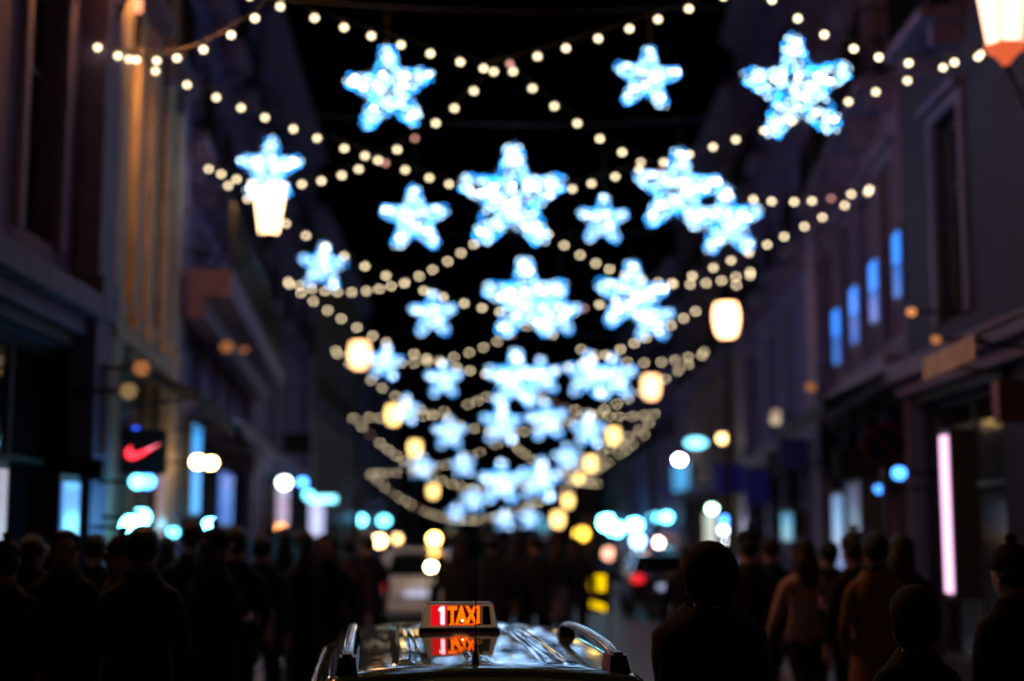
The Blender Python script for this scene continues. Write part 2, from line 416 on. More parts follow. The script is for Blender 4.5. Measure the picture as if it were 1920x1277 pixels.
# ------------------------------------------------------------------ stars
def star_poly(R, r=.50, rot=0):
    return [((R if i % 2 == 0 else R * r) * math.sin(PI * i / 5 + rot), (R if i % 2 == 0 else R * r) * math.cos(PI * i / 5 + rot)) for i in range(10)]
def inside(x, z, poly):
    c = False
    for i in range(len(poly)):
        (x1, z1), (x2, z2) = poly[i], poly[i - 1]
        if (z1 > z) != (z2 > z) and x < (x2 - x1) * (z - z1) / (z2 - z1) + x1: c = not c
    return c
L_dim = glow('led_blue', (.01, .32, 1.0), 8.0); L_mid = glow('led_pale_blue', (.46, .74, 1.0), 6.6); L_hot = glow('led_cold_white', (.8, .9, 1.0), 34.0)
def star_leds(n, seed, hot, R=1.0, r0=.034):
    """LED clusters wound round five tapered arms"""
    rnd = random.Random(seed); bm = B()
    def led(x, y, z, r, mi):
        v = [bm.verts.new((x + a * r, y + b * r, z + c * r)) for a, b, c in ((1, 0, 0), (0, 1, 0), (-1, 0, 0), (0, -1, 0), (0, 0, 1), (0, 0, -1))]
        for i in range(4):
            bm.faces.new((v[i], v[(i + 1) % 4], v[4])).material_index = mi; bm.faces.new((v[(i + 1) % 4], v[i], v[5])).material_index = mi
    def arm_pt(a, u, side):                   # u along the arm, side -1..1 across it
        hw = lerp(.29, .10, u) * R; l = (.04 + .91 * u) * R
        return l * math.sin(a) + side * hw * math.cos(a), l * math.cos(a) - side * hw * math.sin(a)
    for k in range(n):
        a = 2 * PI * (k % 5) / 5; u = rnd.random() ** .85; sd = rnd.uniform(-1, 1)
        x, z = arm_pt(a, u, sd)
        led(x, rnd.uniform(-.12, .12) * R, z, r0 * rnd.uniform(.8, 1.15), 1 if abs(sd) < .62 and rnd.random() < .85 else (0 if rnd.random() < .6 else 1))
    m_ = max(7, n // 22)
    for k in range(5):
        a = 2 * PI * k / 5
        for sd in (-1, 1):
            for q in range(m_):
                u = .18 + .82 * (q + rnd.uniform(.2, .8)) / m_; x, z = arm_pt(a, u, sd * rnd.uniform(.95, 1.25))
                led(x, rnd.uniform(-.12, .12) * R, z, r0 * rnd.uniform(.8, 1.15), rnd.choice((0, 0, 1)))
        x, z = arm_pt(a, 1.04, rnd.uniform(-.6, .6)); led(x, 0, z, r0, rnd.choice((0, 1)))
    for _ in range(hot):
        x, z = arm_pt(2 * PI * rnd.randrange(5) / 5, rnd.uniform(.1, .97), rnd.uniform(-.7, .7)); led(x, -.13 * R, z, r0 * .75, 2)
    return mesh(bm, 'led_lights', [L_dim, L_mid, L_hot])
bm = B()
for y in (-.13, .13):
    P = [(x, y, z) for x, z in star_poly(1.0)]
    for i in range(10): tube(bm, [P[i], P[(i + 1) % 10]], .014, 5)
    for i in range(0, 10, 2): tube(bm, [P[i], (0, y, 0)], .008, 4)
for x, z in star_poly(1.0): tube(bm, [(x, -.13, z), (x, .13, z)], .01, 4)
STAR_FRAME = mesh(bm, 'star_frame', mat('grey_star_frame', (.1, .11, .13), .5, .3))
LEDS = [star_leds(230, 11, 15), star_leds(225, 5, 16), star_leds(235, 8, 13)]
LEDS_S = [star_leds(100, 21, 6, r0=.044), star_leds(100, 22, 7, r0=.044)]
bm = B(); tube(bm, [(0, 0, 0), (0, 0, 1)], .006, 4); HANG = mesh(bm, 'hanger_wire', M_wire)
ROWD = [16, 20.5, 29, 38.5, 49, 62, 78]
STARS = [  # px, py, width px, row, tilt, label
 (730, 168, 180, 0, -.06, 'blue-white light star at the left of the top row'),
 (1213, 147, 138, 0, .1, 'smaller light star right of centre in the top row'),
 (1497, 166, 220, 0, -.08, 'largest light star, at the right of the top row'),
 (505, 318, 134, 1, .05, 'light star half hidden by the big lantern on the left'),
 (778, 411, 138, 1, -.04, 'small light star left of the biggest central star'),
 (960, 371, 214, 1, .02, 'biggest central light star in the second row'),
 (1131, 413, 106, 1, .04, 'smallest light star of the second row, right of the central one'),
 (1270, 358, 176, 1, .08, 'upper of two joined light stars on the right'),
 (1364, 415, 148, 1, -.05, 'lower of two joined light stars on the right'),
 (605, 500, 100, 2, .08, 'small light star at the left end of the third row'),
 (812, 590, 98, 2, .0, 'small light star hung below the left middle garland'),
 (985, 562, 168, 2, -.02, 'large light star in the middle of the third row'),
 (1046, 586, 98, 2, .1, 'small star tucked against the right of the large middle star'),
 (1183, 556, 146, 2, .06, 'light star on the right of the third row'),
 (1222, 598, 96, 2, .0, 'small star overlapping the lower right of the third row star'),
 (722, 680, 78, 3, .12, 'small white star touching the upper left lantern'),
 (832, 712, 80, 3, .0, 'small blue star between two garlands left of centre'),
 (966, 712, 124, 3, .03, 'bright white star in the centre of the fourth row'),
 (1017, 706, 82, 3, -.1, 'blue star partly behind the bright centre star of the fourth row'),
 (1102, 704, 100, 3, .08, 'pale star at the left of the pair on the right of the fourth row'),
 (1152, 708, 96, 3, -.06, 'blue star at the right of the pair in the fourth row'),
 (760, 768, 66, 4, .1, 'small blue star beside the yellow lantern on the left'),
 (843, 812, 72, 4, .0, 'blue star on the lower left garland of the fifth row'),
 (940, 795, 88, 4, .05, 'blue star at the centre of the fifth row'),
 (1025, 788, 86, 4, -.1, 'tilted blue star right of the fifth row centre'),
 (1103, 808, 76, 4, .02, 'blue star at the right end of the fifth row'),
 (790, 876, 58, 5, .1, 'faint blue star behind the crossing garlands on the left'),
 (868, 872, 56, 5, -.1, 'faint blue star left of centre in the sixth row'),
 (940, 905, 92, 5, .02, 'pale blue star at the centre of the sixth row'),
 (1012, 900, 92, 5, .12, 'pale blue star right of the sixth row centre'),
 (1063, 858, 62, 5, -.05, 'blue star at the right end of the sixth row'),
 (855, 961, 44, 6, .0, 'tiny star on the lowest garland'),
 (888, 938, 56, 6, .1, 'faint star above the lowest garland'),
 (946, 975, 50, 6, .0, 'lowest small blue star at the centre'),
 (993, 972, 50, 6, .05, 'lowest small blue star right of the centre one')]
top = {}
for px, py, wd, row, tl, lab in STARS:
    D = ROWD[row] + random.uniform(-.15, .15); p = at(px, py, D); top[row] = max(top.get(row, -99), p.z + (wd - 16) * .5 / FPX * D + .25)
for i, (px, py, wd, row, tl, lab) in enumerate(STARS):
    D = ROWD[row]; p = at(px, py, D); R = (wd - 14) * .54 / FPX * D
    if 'pale' in lab or 'faint' in lab or 'blue star' in lab: pass
    t = thing('light_star', lab, 'light star', p, random.uniform(-.12, .12), 'star lights hung over the street')
    fr = link('star_frame', STAR_FRAME, t, None, (0, tl, 0), R)
    small = wd < 110
    m = (LEDS_S[i % 2] if small else LEDS[i % 3])
    o = link('led_lights', m, t, None, (0, tl, 0), (R * (1 if i % 2 else -1), R, R)); kind(o, 'stuff')
    hz = top[row] - p.z - R * .97
    link('hanger_wire', HANG, t, (R * .97 * math.sin(tl), 0, R * .97 * math.cos(tl)), None, (1, 1, max(.05, hz)))
rown = ['top row', 'second row', 'third row', 'fourth row', 'fifth row', 'sixth row', 'lowest row']
for row, z in top.items():
    D = ROWD[row]; a = Vector((facade_x(-1, D), D, z + .35)); b = Vector((facade_x(1, D), D, z + .35)); c_ = Vector((.4, D, z))
    bm = B(); tube(bm, swag(a, c_, b, 8), .009, 4)
    tag(link('support_cable', mesh(bm, 'support_cable', M_wire)), 'thin cable across the street carrying the ' + rown[row] + ' of stars', 'cable', 'cables carrying the stars')

# long stone balcony of the pale building
a = Vector((facade_x(-1, 19.8), 19.8, 5.15)); b = Vector((facade_x(-1, 34), 34, 5.15)); L = (b - a).length
pale = [o for o in bpy.data.objects if o.get('label', '').startswith('long violet-white')][0]
bm = B(); bx(bm, .3, L, -.95, -.31, 5.15 - .0, 5.55); bx(bm, .3, L, -.6, -.31, 4.85, 5.147); link('long_balcony', mesh(bm, 'long_balcony', M_stone), pale)
bm = B(); bx(bm, .3, L, -.93, -.89, 6.5, 6.55)
for i in range(int(L / .16)): bx(bm, .32 + .16 * i, .345 + .16 * i, -.92, -.90, 5.551, 6.499)
link('long_railing', mesh(bm, 'long_railing', M_iron), pale)
# ------------------------------------------------------------------ taxi
P_green = mat('mint_taxi_paint', (0.17, 0.25, 0.14), 0.045, var=0.06, scale=2, coat=0.0)
P_black = mat('black_car_paint', (0.008, 0.008, 0.01), 0.15, var=0.1, coat=1.0)
P_silver = mat('silver_car_paint', (0.8, 0.77, 0.85), 0.3, 0.0, var=0.05, coat=1.0)
P_navy = mat('dark_car_paint', (0.012, 0.013, 0.02), 0.15, coat=1.0)
M_rub = mat('tyre_rubber', (0.015, 0.015, 0.015), 0.8, scale=20)
M_alloy = mat('alloy_rim', (0.5, 0.5, 0.52), 0.3, 0.9)
M_chrome = mat('brushed_rail_metal', (0.62, 0.62, 0.66), 0.16, 1.0, var=0.05, scale=30)
M_plast = mat('black_trim_plastic', (0.012, 0.012, 0.014), 0.35, scale=30)
M_cgl = mat('tinted_car_glass', (0.008, 0.01, 0.012), 0.04, coat=1.0)
M_plate = glow('glowing_number_plate', (.6, .65, 1.0), .7, .6)  # glow stands in for the light of a plate lamp
M_cream = mat('cream_plastic', (0.55, 0.48, 0.36), 0.35, var=.05)
E_tail = glow('tail_light_lit', (1.0, .02, .03), 1.3)
E_tail_lo = glow('tail_light_glow', (1.0, .02, .02), .6)
E_head = glow('head_light_glass', (.2, .2, .2), 0.0, .5)

def loft(bm, secs, close=False, capends=True, mi=0):
    R = [[bm.verts.new(p) for p in s] for s in secs]
    n = len(secs[0])
    for a, b in zip(R, R[1:]):
        for k in range(n if close else n - 1):
            bm.faces.new((a[k], a[(k + 1) % n], b[(k + 1) % n], b[k])).material_index = mi
    if capends: bm.faces.new(R[0][::-1]).material_index = mi; bm.faces.new(R[-1]).material_index = mi
def interp(tab, x):
    for (a, u), (b, v) in zip(tab, tab[1:]):
        if x <= b:
            k = max(0, (x - a) / (b - a)); k = k * k * (3 - 2 * k) * .4 + k * .6; return u + (v - u) * k
    return tab[-1][1]
def car(t, paint, roofpaint, roof_z, rz_len, lit, rails=False, hatch=True, plate_txt=True):
    """local frame: rear bumper at y=0, nose at y=4.55, width 1.8"""
    W = .9; Lc = 4.55
    belt = [(0, .92), (.12, .98), (3.3, .95), (4.1, .84), (4.45, .68), (Lc, .55)]
    wid = [(0, .80), (.15, .87), (.8, .9), (3.6, .9), (4.2, .84), (4.45, .74), (Lc, .62)]
    secs = []
    for y in [0, .05, .15, .4, .8, 1.2, 1.8, 2.4, 3.0, 3.4, 3.8, 4.1, 4.3, 4.45, 4.52, Lc]:
        zb, hw = interp(belt, y), interp(wid, y); zl = .24
        h = [(hw * .90, zl), (hw * .985, zl + .12), (hw, .55 if zb > .6 else zb * .8), (hw * .985, zb - .12), (hw * .93, zb - .02), (hw * .78, zb + .005)]
        s = [Vector((-x, y, z)) for x, z in h] + [Vector((x, y, z)) for x, z in h[::-1]]
        secs.append(s)
    bm = B(); loft(bm, secs, close=True); b_ = obj('body', bm, paint, t, smooth=True)
    b_.modifiers.new('s', 'SUBSURF').levels = 1; b_.modifiers['s'].render_levels = 1
    # greenhouse of tinted glass
    yr, yf = .22, 3.45                       # glass foot at the rear and the windscreen foot
    tr, tf = rz_len
    gs = []
    for y0, y1 in ((yr, tr), (lerp(yr, yf, .18), lerp(tr, tf, .12)), (lerp(yr, yf, .5), lerp(tr, tf, .5)), (lerp(yr, yf, .8), lerp(tr, tf, .86)), (yf, tf)):
        zb = interp(belt, y0) - .03; hw = interp(wid, y0) * .9
        gs.append([Vector((-hw, y0, zb)), Vector((-.66, y1, roof_z - .15)), Vector((.66, y1, roof_z - .15)), Vector((hw, y0, zb))])
    bm = B(); loft(bm, gs); obj('cabin_glass', bm, M_cgl, t)
    for s in (-1, 1):                        # body coloured pillars
        for q0, q1, wv in ((0.0, 0.0, .10), (.36, .36, .05), (.66, .68, .05), (1.0, 1.0, .05)):
            y0 = lerp(yr, yf, q0); y1 = lerp(tr, tf, q1); zb = interp(belt, y0) - .02; hw = interp(wid, y0) * .9
            d = .01
            bm = B(); P = [(s * (hw + d), y0 - wv, zb), (s * (hw + d), y0 + wv, zb), (s * (.67 + d), y1 + wv, roof_z - .13), (s * (.67 + d), y1 - wv, roof_z - .13)]
            Q = [(x - s * (.15 if q0 == 0 else .04), y, z) for x, y, z in P]
            v = [bm.verts.new(c) for c in P + Q]
            for f in ((0, 1, 2, 3), (7, 6, 5, 4), (0, 4, 5, 1), (1, 5, 6, 2), (2, 6, 7, 3), (3, 7, 4, 0)): bm.faces.new([v[i] for i in f])
            obj('pillar', bm, roofpaint if roofpaint is not paint and q0 in (0, 1) else paint, t)
    # roof panel, crowned both ways
    nu, nv = 96, 44; bm = B(); G = []
    for j in range(nv + 1):
        v_ = j / nv; y = lerp(tr - .09, tf + .02, v_); row = []
        zc = roof_z - .022 * ((v_ - .62) / .62) ** 2
        hw = lerp(.71, .70, v_) * (1 - .06 * abs(v_ - .45))
        for i in range(nu + 1):
            u = -1 + 2 * i / nu; x = u * hw; z = zc - .045 * u * u - .12 * max(0, (abs(u) - .83) / .17) ** 2
            if rails:
                for c in (-.30, -.01, .30):
                    e = min(1, max(0, (v_ - .10) / .03)) * min(1, max(0, (.80 - v_) / .05)); dd = abs(x - c)
                    z += .0065 * e * max(0, min(1, (.046 - dd) / .014))
            if v_ < .05: z -= .02 * ((.05 - v_) / .05) ** 2
            row.append(bm.verts.new((x, y, z)))
        G.append(row)
    for a, b in zip(G, G[1:]):
        for i in range(nu): bm.faces.new((a[i], a[i + 1], b[i + 1], b[i]))
    ro = obj('roof', bm, roofpaint, t, smooth=True); md = ro.modifiers.new('t', 'SOLIDIFY'); md.thickness = .03; md.offset = -1
    for sx in (-1, 1):
        for wy in (.82, 3.55):
            wl = link('wheel', None, t, (sx * .80, wy, .31))
            bm = B(); lathe(bm, [(.2, -.1), (.3, -.1), (.315, -.06), (.315, .06), (.3, .1), (.2, .1)], 28); obj('tyre', bm, M_rub, wl, None, (0, PI / 2, 0), smooth=False)
            bm = B(); lathe(bm, [(.2, -.02), (.2, .02)], 24)
            for k in range(5):
                a = 2 * PI * k / 5; tube(bm, [(.04 * math.cos(a), .04 * math.sin(a), sx * .09), (.2 * math.cos(a), .2 * math.sin(a), sx * .09)], .025, 5)
            lathe(bm, [(.05, -.11), (.05, .11)], 10); obj('rim', bm, M_alloy, wl, None, (0, PI / 2, 0))
        bm = B(); bx(bm, *sorted((sx * .56, sx * .80)), -.03, .10, .72, .90); obj('tail_light', bm, E_tail_lo if not lit else (E_tail if sx == lit else E_tail_lo), t, bevel=.02)
        bm = B(); bx(bm, *sorted((sx * .45, sx * .72)), 4.36, 4.545, .52, .66); obj('headlight', bm, E_head, t, bevel=.02)
        bm = B(); bx(bm, *sorted((sx * .9, sx * 1.06)), 3.05, 3.15, .92, 1.05); obj('door_mirror', bm, paint, t, bevel=.02)
        bm = B(); bx(bm, *sorted((sx * .902, sx * .92)), 1.75, 1.93, .82, .845); obj('door_handle', bm, M_chrome, t)
    bm = B(); bx(bm, -.84, .84, -.06, .1, .28, .52); obj('bumper', bm, paint, t, bevel=.03)
    pl = obj('number_plate', (lambda b: (bx(b, -.26, .26, -.075, -.062, .58, .69), b)[1])(B()), M_plate, t)
    bm = B(); bx(bm, -.5, .5, -.02, .02, .53, .57); obj('trim_strip', bm, M_chrome, t)
    if hatch:
        bm = B(); bx(bm, -.015, .015, tr - .12, tr - .1, 0, .01); bm.free()
tx = thing('taxi', 'taxi seen from behind with mint roof, roof rails and lit roof sign', 'taxi', (.0, 4.55, 0.0), math.radians(4.2))
RZ = 1.425
TR, TF = .55, 3.05
tx.location = (0.02, 5.10, 0); tx.rotation_euler.z = math.radians(4.8)
car(tx, P_black, P_green, RZ, (TR, TF), 0, rails=True)
def roof_h(x, y):
    v_ = (y - (TR - .09)) / (TF + .02 - TR + .09); zc = RZ - .022 * ((v_ - .62) / .62) ** 2
    u = x / .66; return zc - .045 * u * u
# rear spoiler lip with its seam
bm = B(); secs = []
for i in range(41):
    x = -.68 + 1.36 * i / 40; z = roof_h(x, TR - .07) - .028 - .05 * max(0, (abs(x) - .58) / .10) ** 2; yb = TR - .09 + .05 * (x / .62) ** 2
    secs.append([Vector((x, yb - .012, z)), Vector((x, yb - .13, z - .012)), Vector((x, yb - .20, z - .03)), Vector((x, yb - .2, z - .055)), Vector((x, yb - .02, z - .05))])
loft(bm, secs, close=True); obj('rear_spoiler', bm, P_green, tx, smooth=True)
bm = B(); tube(bm, [(-.11 + .22 * i / 6, TR - .292, roof_h(0, TR) - .095) for i in range(7)], .007, 6); obj('brake_light', bm, E_tail_lo, tx)
# rear side glass / quarter trims
for s in (-1, 1):
    pts = []; rr = []
    prof = [(0.0, -.01), (.04, .045), (.16, .082), (.5, .094), (1.0, .092), (1.5, .082), (1.68, .05), (1.74, -.01)]
    bm = B(); secs = []
    for k, (dy, dz) in enumerate(prof):
        y = TR + .02 + dy; x = s * (.535 - .004 * dy); zb = roof_h(x, y) - .012; wv = .028 if 0 < k < 7 else .04; hv = .018
        secs.append([Vector((x - wv, y, zb + dz - hv)), Vector((x - wv * .7, y, zb + dz + hv * .7)), Vector((x, y, zb + dz + hv)), Vector((x + wv * .7, y, zb + dz + hv * .7)), Vector((x + wv, y, zb + dz - hv))])
    loft(bm, secs, close=True); r_ = obj('roof_rail', bm, M_chrome, tx, smooth=True)
    r_.modifiers.new('s', 'SUBSURF').render_levels = 2
    for dy0, dy1, h0 in ((.0, .24, .07), (1.52, 1.76, .06)):      # black feet under the rail
        bm = B(); y0, y1 = TR + dy0, TR + dy1; x = s * .535; z0 = min(roof_h(x, y0), roof_h(x, y1)) - .045
        P = [(y0 - .02, z0), (y1 + .03, z0), (y1 - .03 if dy0 == 0 else y1, z0 + .05 + (h0 if dy0 == 0 else .0)), (y0 + .05, z0 + .05 + h0)]
        a = [bm.verts.new((x - (.05 if z < z0 + .04 else .03), y, z)) for y, z in P]; b = [bm.verts.new((x + (.05 if z < z0 + .04 else .03), y, z)) for y, z in P]
        bm.faces.new(a); bm.faces.new(b[::-1])
        for i in range(4): bm.faces.new((a[i], a[(i + 1) % 4], b[(i + 1) % 4], b[i]))
        obj('rail_foot', bm, M_plast, r_, bevel=.012)
    bm = B(); x = s * .545; y = TR + .2; z0 = roof_h(x, y) - .03; bx(bm, x - .01, x + .016, y - .05, y + .02, z0 + .0, z0 + .05); obj('rail_red_glint', bm, mat('red_glint_paint', (.5, .01, .01), .2), r_)  # red reflection on the rail, painted as a small red block
    tube_b = B(); tube(tube_b, [(s * .69, TR - .05 + .3 * i, roof_h(.6, TR - .05 + .3 * i) - .095) for i in range(9)], .01, 6); obj('gutter_trim', tube_b, M_chrome, tx, smooth=True)
# aerials
bm = B(); z0 = roof_h(0, TR + .08); lathe(bm, [(.016, -.012), (.015, .0), (.009, .045), (.005, .085), (.003, .095), (.0026, .47), (.0055, .475), (.0055, .50)], 12)
o = link('aerial', mesh(bm, 'aerial', M_plast, smooth=False), tx, (-.03, TR + .10, z0), (math.radians(-2), 0, math.radians(-4)))
bm = B(); lathe(bm, [(.025, -.012), (.02, .03), (.003, .07), (.0018, .66)], 10)
link('aerial', mesh(bm, 'aerial', M_plast), tx, (.10, TR + 2.0, roof_h(0, TR + 2.0)), (math.radians(3), math.radians(2.0), 0))
# roof sign
SY = TR + 1.55
sg = link('roof_sign', None, tx, (-.005, SY, roof_h(0, SY) + .004))
bm = B(); prism(bm, [(-.192, .018), (.192, .018), (.165, .138), (-.165, .138)], 0, .11); obj('sign_housing', bm, glow('glowing_cream', (1.0, .60, .36), .10, .25), sg, bevel=.006)  # cream housing given a faint glow for the light falling on it
bm = B(); bx(bm, -.20, .20, -.02, .13, -.012, .017); obj('sign_base', bm, M_plast, sg, bevel=.004)
bm = B(); tube(bm, [(-.19, -.006, .022), (-.165, -.006, .137), (.165, -.006, .137), (.19, -.006, .022)], .0035, 6); obj('sign_edging', bm, M_chrome, sg)
def panel(x0, x1, z0, z1, y, m, name='sign_panel', dx=0):
    bm = B(); prism(bm, [(x0, z0), (x1, z0), (x1 - dx, z1), (x0, z1)], y, y + .004); return obj(name, bm, m, sg)
panel(-.142, -.064, .027, .127, -.0062, glow('red_tariff_window', (1, .004, .012), .8))
panel(-.062, .106, .027, .127, -.0062, glow('dark_sign_face', (.9, .06, .0), .03, .01))
panel(.113, .158, .030, .122, -.0062, mat('unlit_green_window', (.004, .05, .022), .2), dx=.010)
def text(body, x, z, size, m, y, sx=1.0, w_=0.0, bold=0.0):
    cu = bpy.data.curves.new('lettering', 'FONT'); cu.body = body; cu.size = size; cu.extrude = .0012; cu.offset = bold; cu.align_x = 'CENTER'; cu.resolution_u = 3
    tmp = bpy.data.objects.new('lettering', cu); C.objects.link(tmp)
    bpy.context.view_layer.update()
    me = bpy.data.meshes.new_from_object(tmp.evaluated_get(bpy.context.evaluated_depsgraph_get())); C.objects.unlink(tmp); bpy.data.objects.remove(tmp)
    me.materials.clear(); me.materials.append(m); me.name = 'lettering'
    return link('lettering', me, sg, (x, y, z), (PI / 2, 0, 0), (sx, 1, 1))
E_or = glow('orange_lettering', (1.0, .11, .0), 2.2)
text('TAXI', .021, .042, .112, E_or, -.0085, .64, bold=.0045)
bm = B(); prism(bm, [(-.094, .033), (-.076, .033), (-.076, .121), (-.092, .121), (-.106, .108), (-.104, .098), (-.094, .102)], -.0088, -.0075); obj('digit_one', bm, glow('red_white_digit', (1.0, .18, .22), 7.0), sg, bevel=.0006)
bm = B()
for q in range(9): bx(bm, -.050 + .0155 * q, -.042 + .0155 * q, -.0082, -.0072, .029, .037)
obj('lettering_foot', bm, E_or, sg)
bm = B()
lathe(bm, [(.004, 0), (.004, .004)], 8); obj('sign_lamp', bm, glow('warm_point', (1, .6, .3), 14), sg, (.012, -.0105, .052), (PI / 2, 0, 0))

nn = P_green.node_tree.nodes; ll = P_green.node_tree.links
tcn = nn.new('ShaderNodeTexCoord'); nzn = nn.new('ShaderNodeTexNoise'); nzn.inputs['Scale'].default_value = 9; nzn.inputs['Detail'].default_value = 6
mr = nn.new('ShaderNodeMapRange'); mr.inputs['From Min'].default_value = .4; mr.inputs['From Max'].default_value = .7; mr.inputs['To Min'].default_value = .03; mr.inputs['To Max'].default_value = .10
ll.new(tcn.outputs['Object'], nzn.inputs['Vector']); ll.new(nzn.outputs['Fac'], mr.inputs['Value']); ll.new(mr.outputs['Result'], nn['Principled BSDF'].inputs['Roughness'])
# ------------------------------------------------------------------ the cars ahead
c1 = thing('parked_car', 'silver hatchback ahead of the taxi on the left', 'car', (at(785, 1060, 28).x, 28, 0), math.radians(2)); car(c1, P_silver, P_silver, 1.5, (.45, 2.9), 1)
c2 = thing('parked_car', 'black car with white number plate and red tail light on the right', 'car', (at(1255, 1080, 31).x, 31, 0), math.radians(-2)); car(c2, P_navy, P_navy, 1.46, (.55, 2.8), -1)

# ------------------------------------------------------------------ people
M_skin = mat('skin', (.42, .24, .17), .55, var=.05, scale=10); M_skin2 = mat('skin_dark', (.2, .1, .06), .55, var=.05)
M_hairb = mat('dark_hair', (.012, .009, .007), .5, scale=40, bump=.5); M_hairbr = mat('brown_hair', (.05, .028, .014), .5, scale=40)
CL = {k: mat(k + '_cloth', c, .9, var=.15, scale=12, bump=.2) for k, c in dict(black=(.008, .008, .010), charcoal=(.02, .02, .022), navy=(.008, .012, .03), brown=(.24, .12, .03), pink=(.62, .40, .40),
      olive=(.022, .028, .010), grey=(.10, .10, .11), jeans=(.02, .035, .08), wine=(.05, .008, .012), pale=(.30, .29, .32)).items()}
def person_meshes(seed, stride, arms, female=False):
    rnd = random.Random(seed)
    V = []; E = []; R = []
    def add(p, r, par=None):
        V.append(Vector(p)); R.append(r); i = len(V) - 1
        if par is not None: E.append((par, i))
        return i
    k = .92 if female else 1.0
    pel = add((0, 0, .95), (.145, .105)); ab = add((0, .01, 1.10), (.135 * k, .10), pel); ch = add((0, .0, 1.30), (.165 * k, .115), ab)
    sh = add((0, -.01, 1.42), (.13 * k, .09), ch); nk = add((0, .0, 1.52), (.055, .055), sh); hd = add((0, .02, 1.60), (.075, .09), nk)
    h2 = add((0, .025, 1.68), (.078, .1), hd); h3 = add((0, .01, 1.745), (.055, .07), h2)
    add((0, .125, 1.635), (.012, .02), hd)                     # nose
    for s in (-1, 1): add((s * .088, .0, 1.645), (.009, .022), hd)     # ears
    for s in (-1, 1):
        st = stride * s
        hp = add((s * .09, 0, .88), (.095, .10), pel); kn = add((s * .10, st * .28 + .03, .49), (.062, .065), hp)
        an = add((s * .10, st * .42 - (.06 if st < 0 else 0), .10 + (.05 if st < 0 else 0)), (.04, .045), kn); hl = add((s * .10, st * .42 - .03 - (.06 if st < 0 else 0), .045 + (.05 if st < 0 else 0)), (.038, .04), an)
        add((s * .115, st * .42 + .15, .035), (.04, .03), hl)
        a = arms[0] if s < 0 else arms[1]
        so = add((s * .185 * k, -.01, 1.40), (.06, .06), sh)
        if a == 'down': el, wr, d = (s * .245, -.03 - .08 * st, 1.13), (s * .25, .03 - .22 * st, .90), Vector((0, .05, -1))
        elif a == 'bent': el, wr, d = (s * .25, -.05, 1.14), (s * .16, .20, 1.16), Vector((-s * .4, .8, .1))
        elif a == 'up': el, wr, d = (s * .27, .05, 1.16), (s * .13, .24, 1.40), Vector((-s * .2, .3, .9))
        else: el, wr, d = (s * .25, -.06, 1.13), (s * .2, .13, .98), Vector((-s * .5, .7, -.2))
        d.normalize()
        e = add(el, (.045, .047), so); w1 = add(wr, (.028, .03), e)
        wv = Vector(wr); pm = add(wv + d * .055, (.03, .022), w1); side = Vector((s * .0, 1, 0)) if a == 'down' else Vector((0, 0, 1)); side = (side - d * side.dot(d)).normalized()
        bend = Vector((-s, 0, 0)) if a == 'down' else Vector((0, 0, -1)); bend = (bend - d * bend.dot(d)).normalized()
        for q, ln in ((-.027, .055), (-.009, .068), (.009, .073), (.027, .062)):
            b0 = wv + d * .10 + side * q; f1 = add(b0, (.0095, .0095), pm); f2 = add(b0 + d * ln * .55 + bend * .012, (.0085, .0085), f1); add(b0 + d * ln * .9 + bend * .035, (.0075, .0075), f2)
        t1 = add(wv + d * .05 + side * .04, (.0105, .0105), pm); add(wv + d * .085 + side * .058 + bend * .012, (.009, .009), t1)
    me = bpy.data.meshes.new('body'); me.from_pydata([v[:] for v in V], E, []); o = bpy.data.objects.new('tmp', me); C.objects.link(o)
    md = o.modifiers.new('skin', 'SKIN'); md.use_smooth_shade = True
    sv = me.skin_vertices[0].data
    for i, r in enumerate(R): sv[i].radius = r if isinstance(r, tuple) else (r, r); sv[i].use_root = (i == 0)
    s2 = o.modifiers.new('sub', 'SUBSURF'); s2.levels = 1; s2.render_levels = 1
    bpy.context.view_layer.update()
    out = bpy.data.meshes.new_from_object(o.evaluated_get(bpy.context.evaluated_depsgraph_get())); C.objects.unlink(o); bpy.data.objects.remove(o)
    out.materials.clear()
    for m in (M_skin, CL['black'], CL['jeans'], M_rub): out.materials.append(m)
    hands = [V[i] for i in range(len(V)) if False]
    for p in out.polygons:
        c = p.center; p.use_smooth = True
        if c.z > 1.50: i = 0
        elif c.z > .93 or abs(c.x) > .20: i = 1
        elif c.z > .085: i = 2
        else: i = 3
        p.material_index = i
    wr_i = [V[i] for i in range(len(V)) if abs(R[i][0] - .03) < 1e-6 and abs(R[i][1] - .022) < 1e-6]
    for p in out.polygons:
        if any((p.center - q).length < .10 for q in wr_i): p.material_index = 0
    # hair
    bm = B(); bmesh.ops.create_uvsphere(bm, u_segments=16, v_segments=10, radius=1)
    for v in bm.verts:
        x, y, z = v.co; v.co = Vector((x * .098, -.005 + y * .118, 1.68 + z * .105))
        if y > .35 and z < .45: v.co.y = min(v.co.y, .02); v.co.z += .03
        if female and z < -.1 and y < .3: v.co.z -= .22 * min(1, -z); v.co.x *= 1.05
    hair = mesh(bm, 'hair', M_hairb, smooth=True)
    # coat: a lofted shell over the torso down to the thighs
    bm = B(); secs = []
    hem = .72 if female else .80
    for z, a_, b_ in ((hem, .215, .175), (.92, .20, .155), (1.10, .18 * k, .14), (1.28, .20 * k, .145), (1.40, .20 * k, .125), (1.475, .13, .1), (1.53, .085, .08)):
        secs.append([Vector((a_ * math.cos(2 * PI * q / 18), b_ * math.sin(2 * PI * q / 18) - .0, z + .012 * math.sin(q * 2.1 + seed))) for q in range(18)])
    loft(bm, secs, close=True, capends=False); coat = mesh(bm, 'coat', CL['black'], smooth=True)
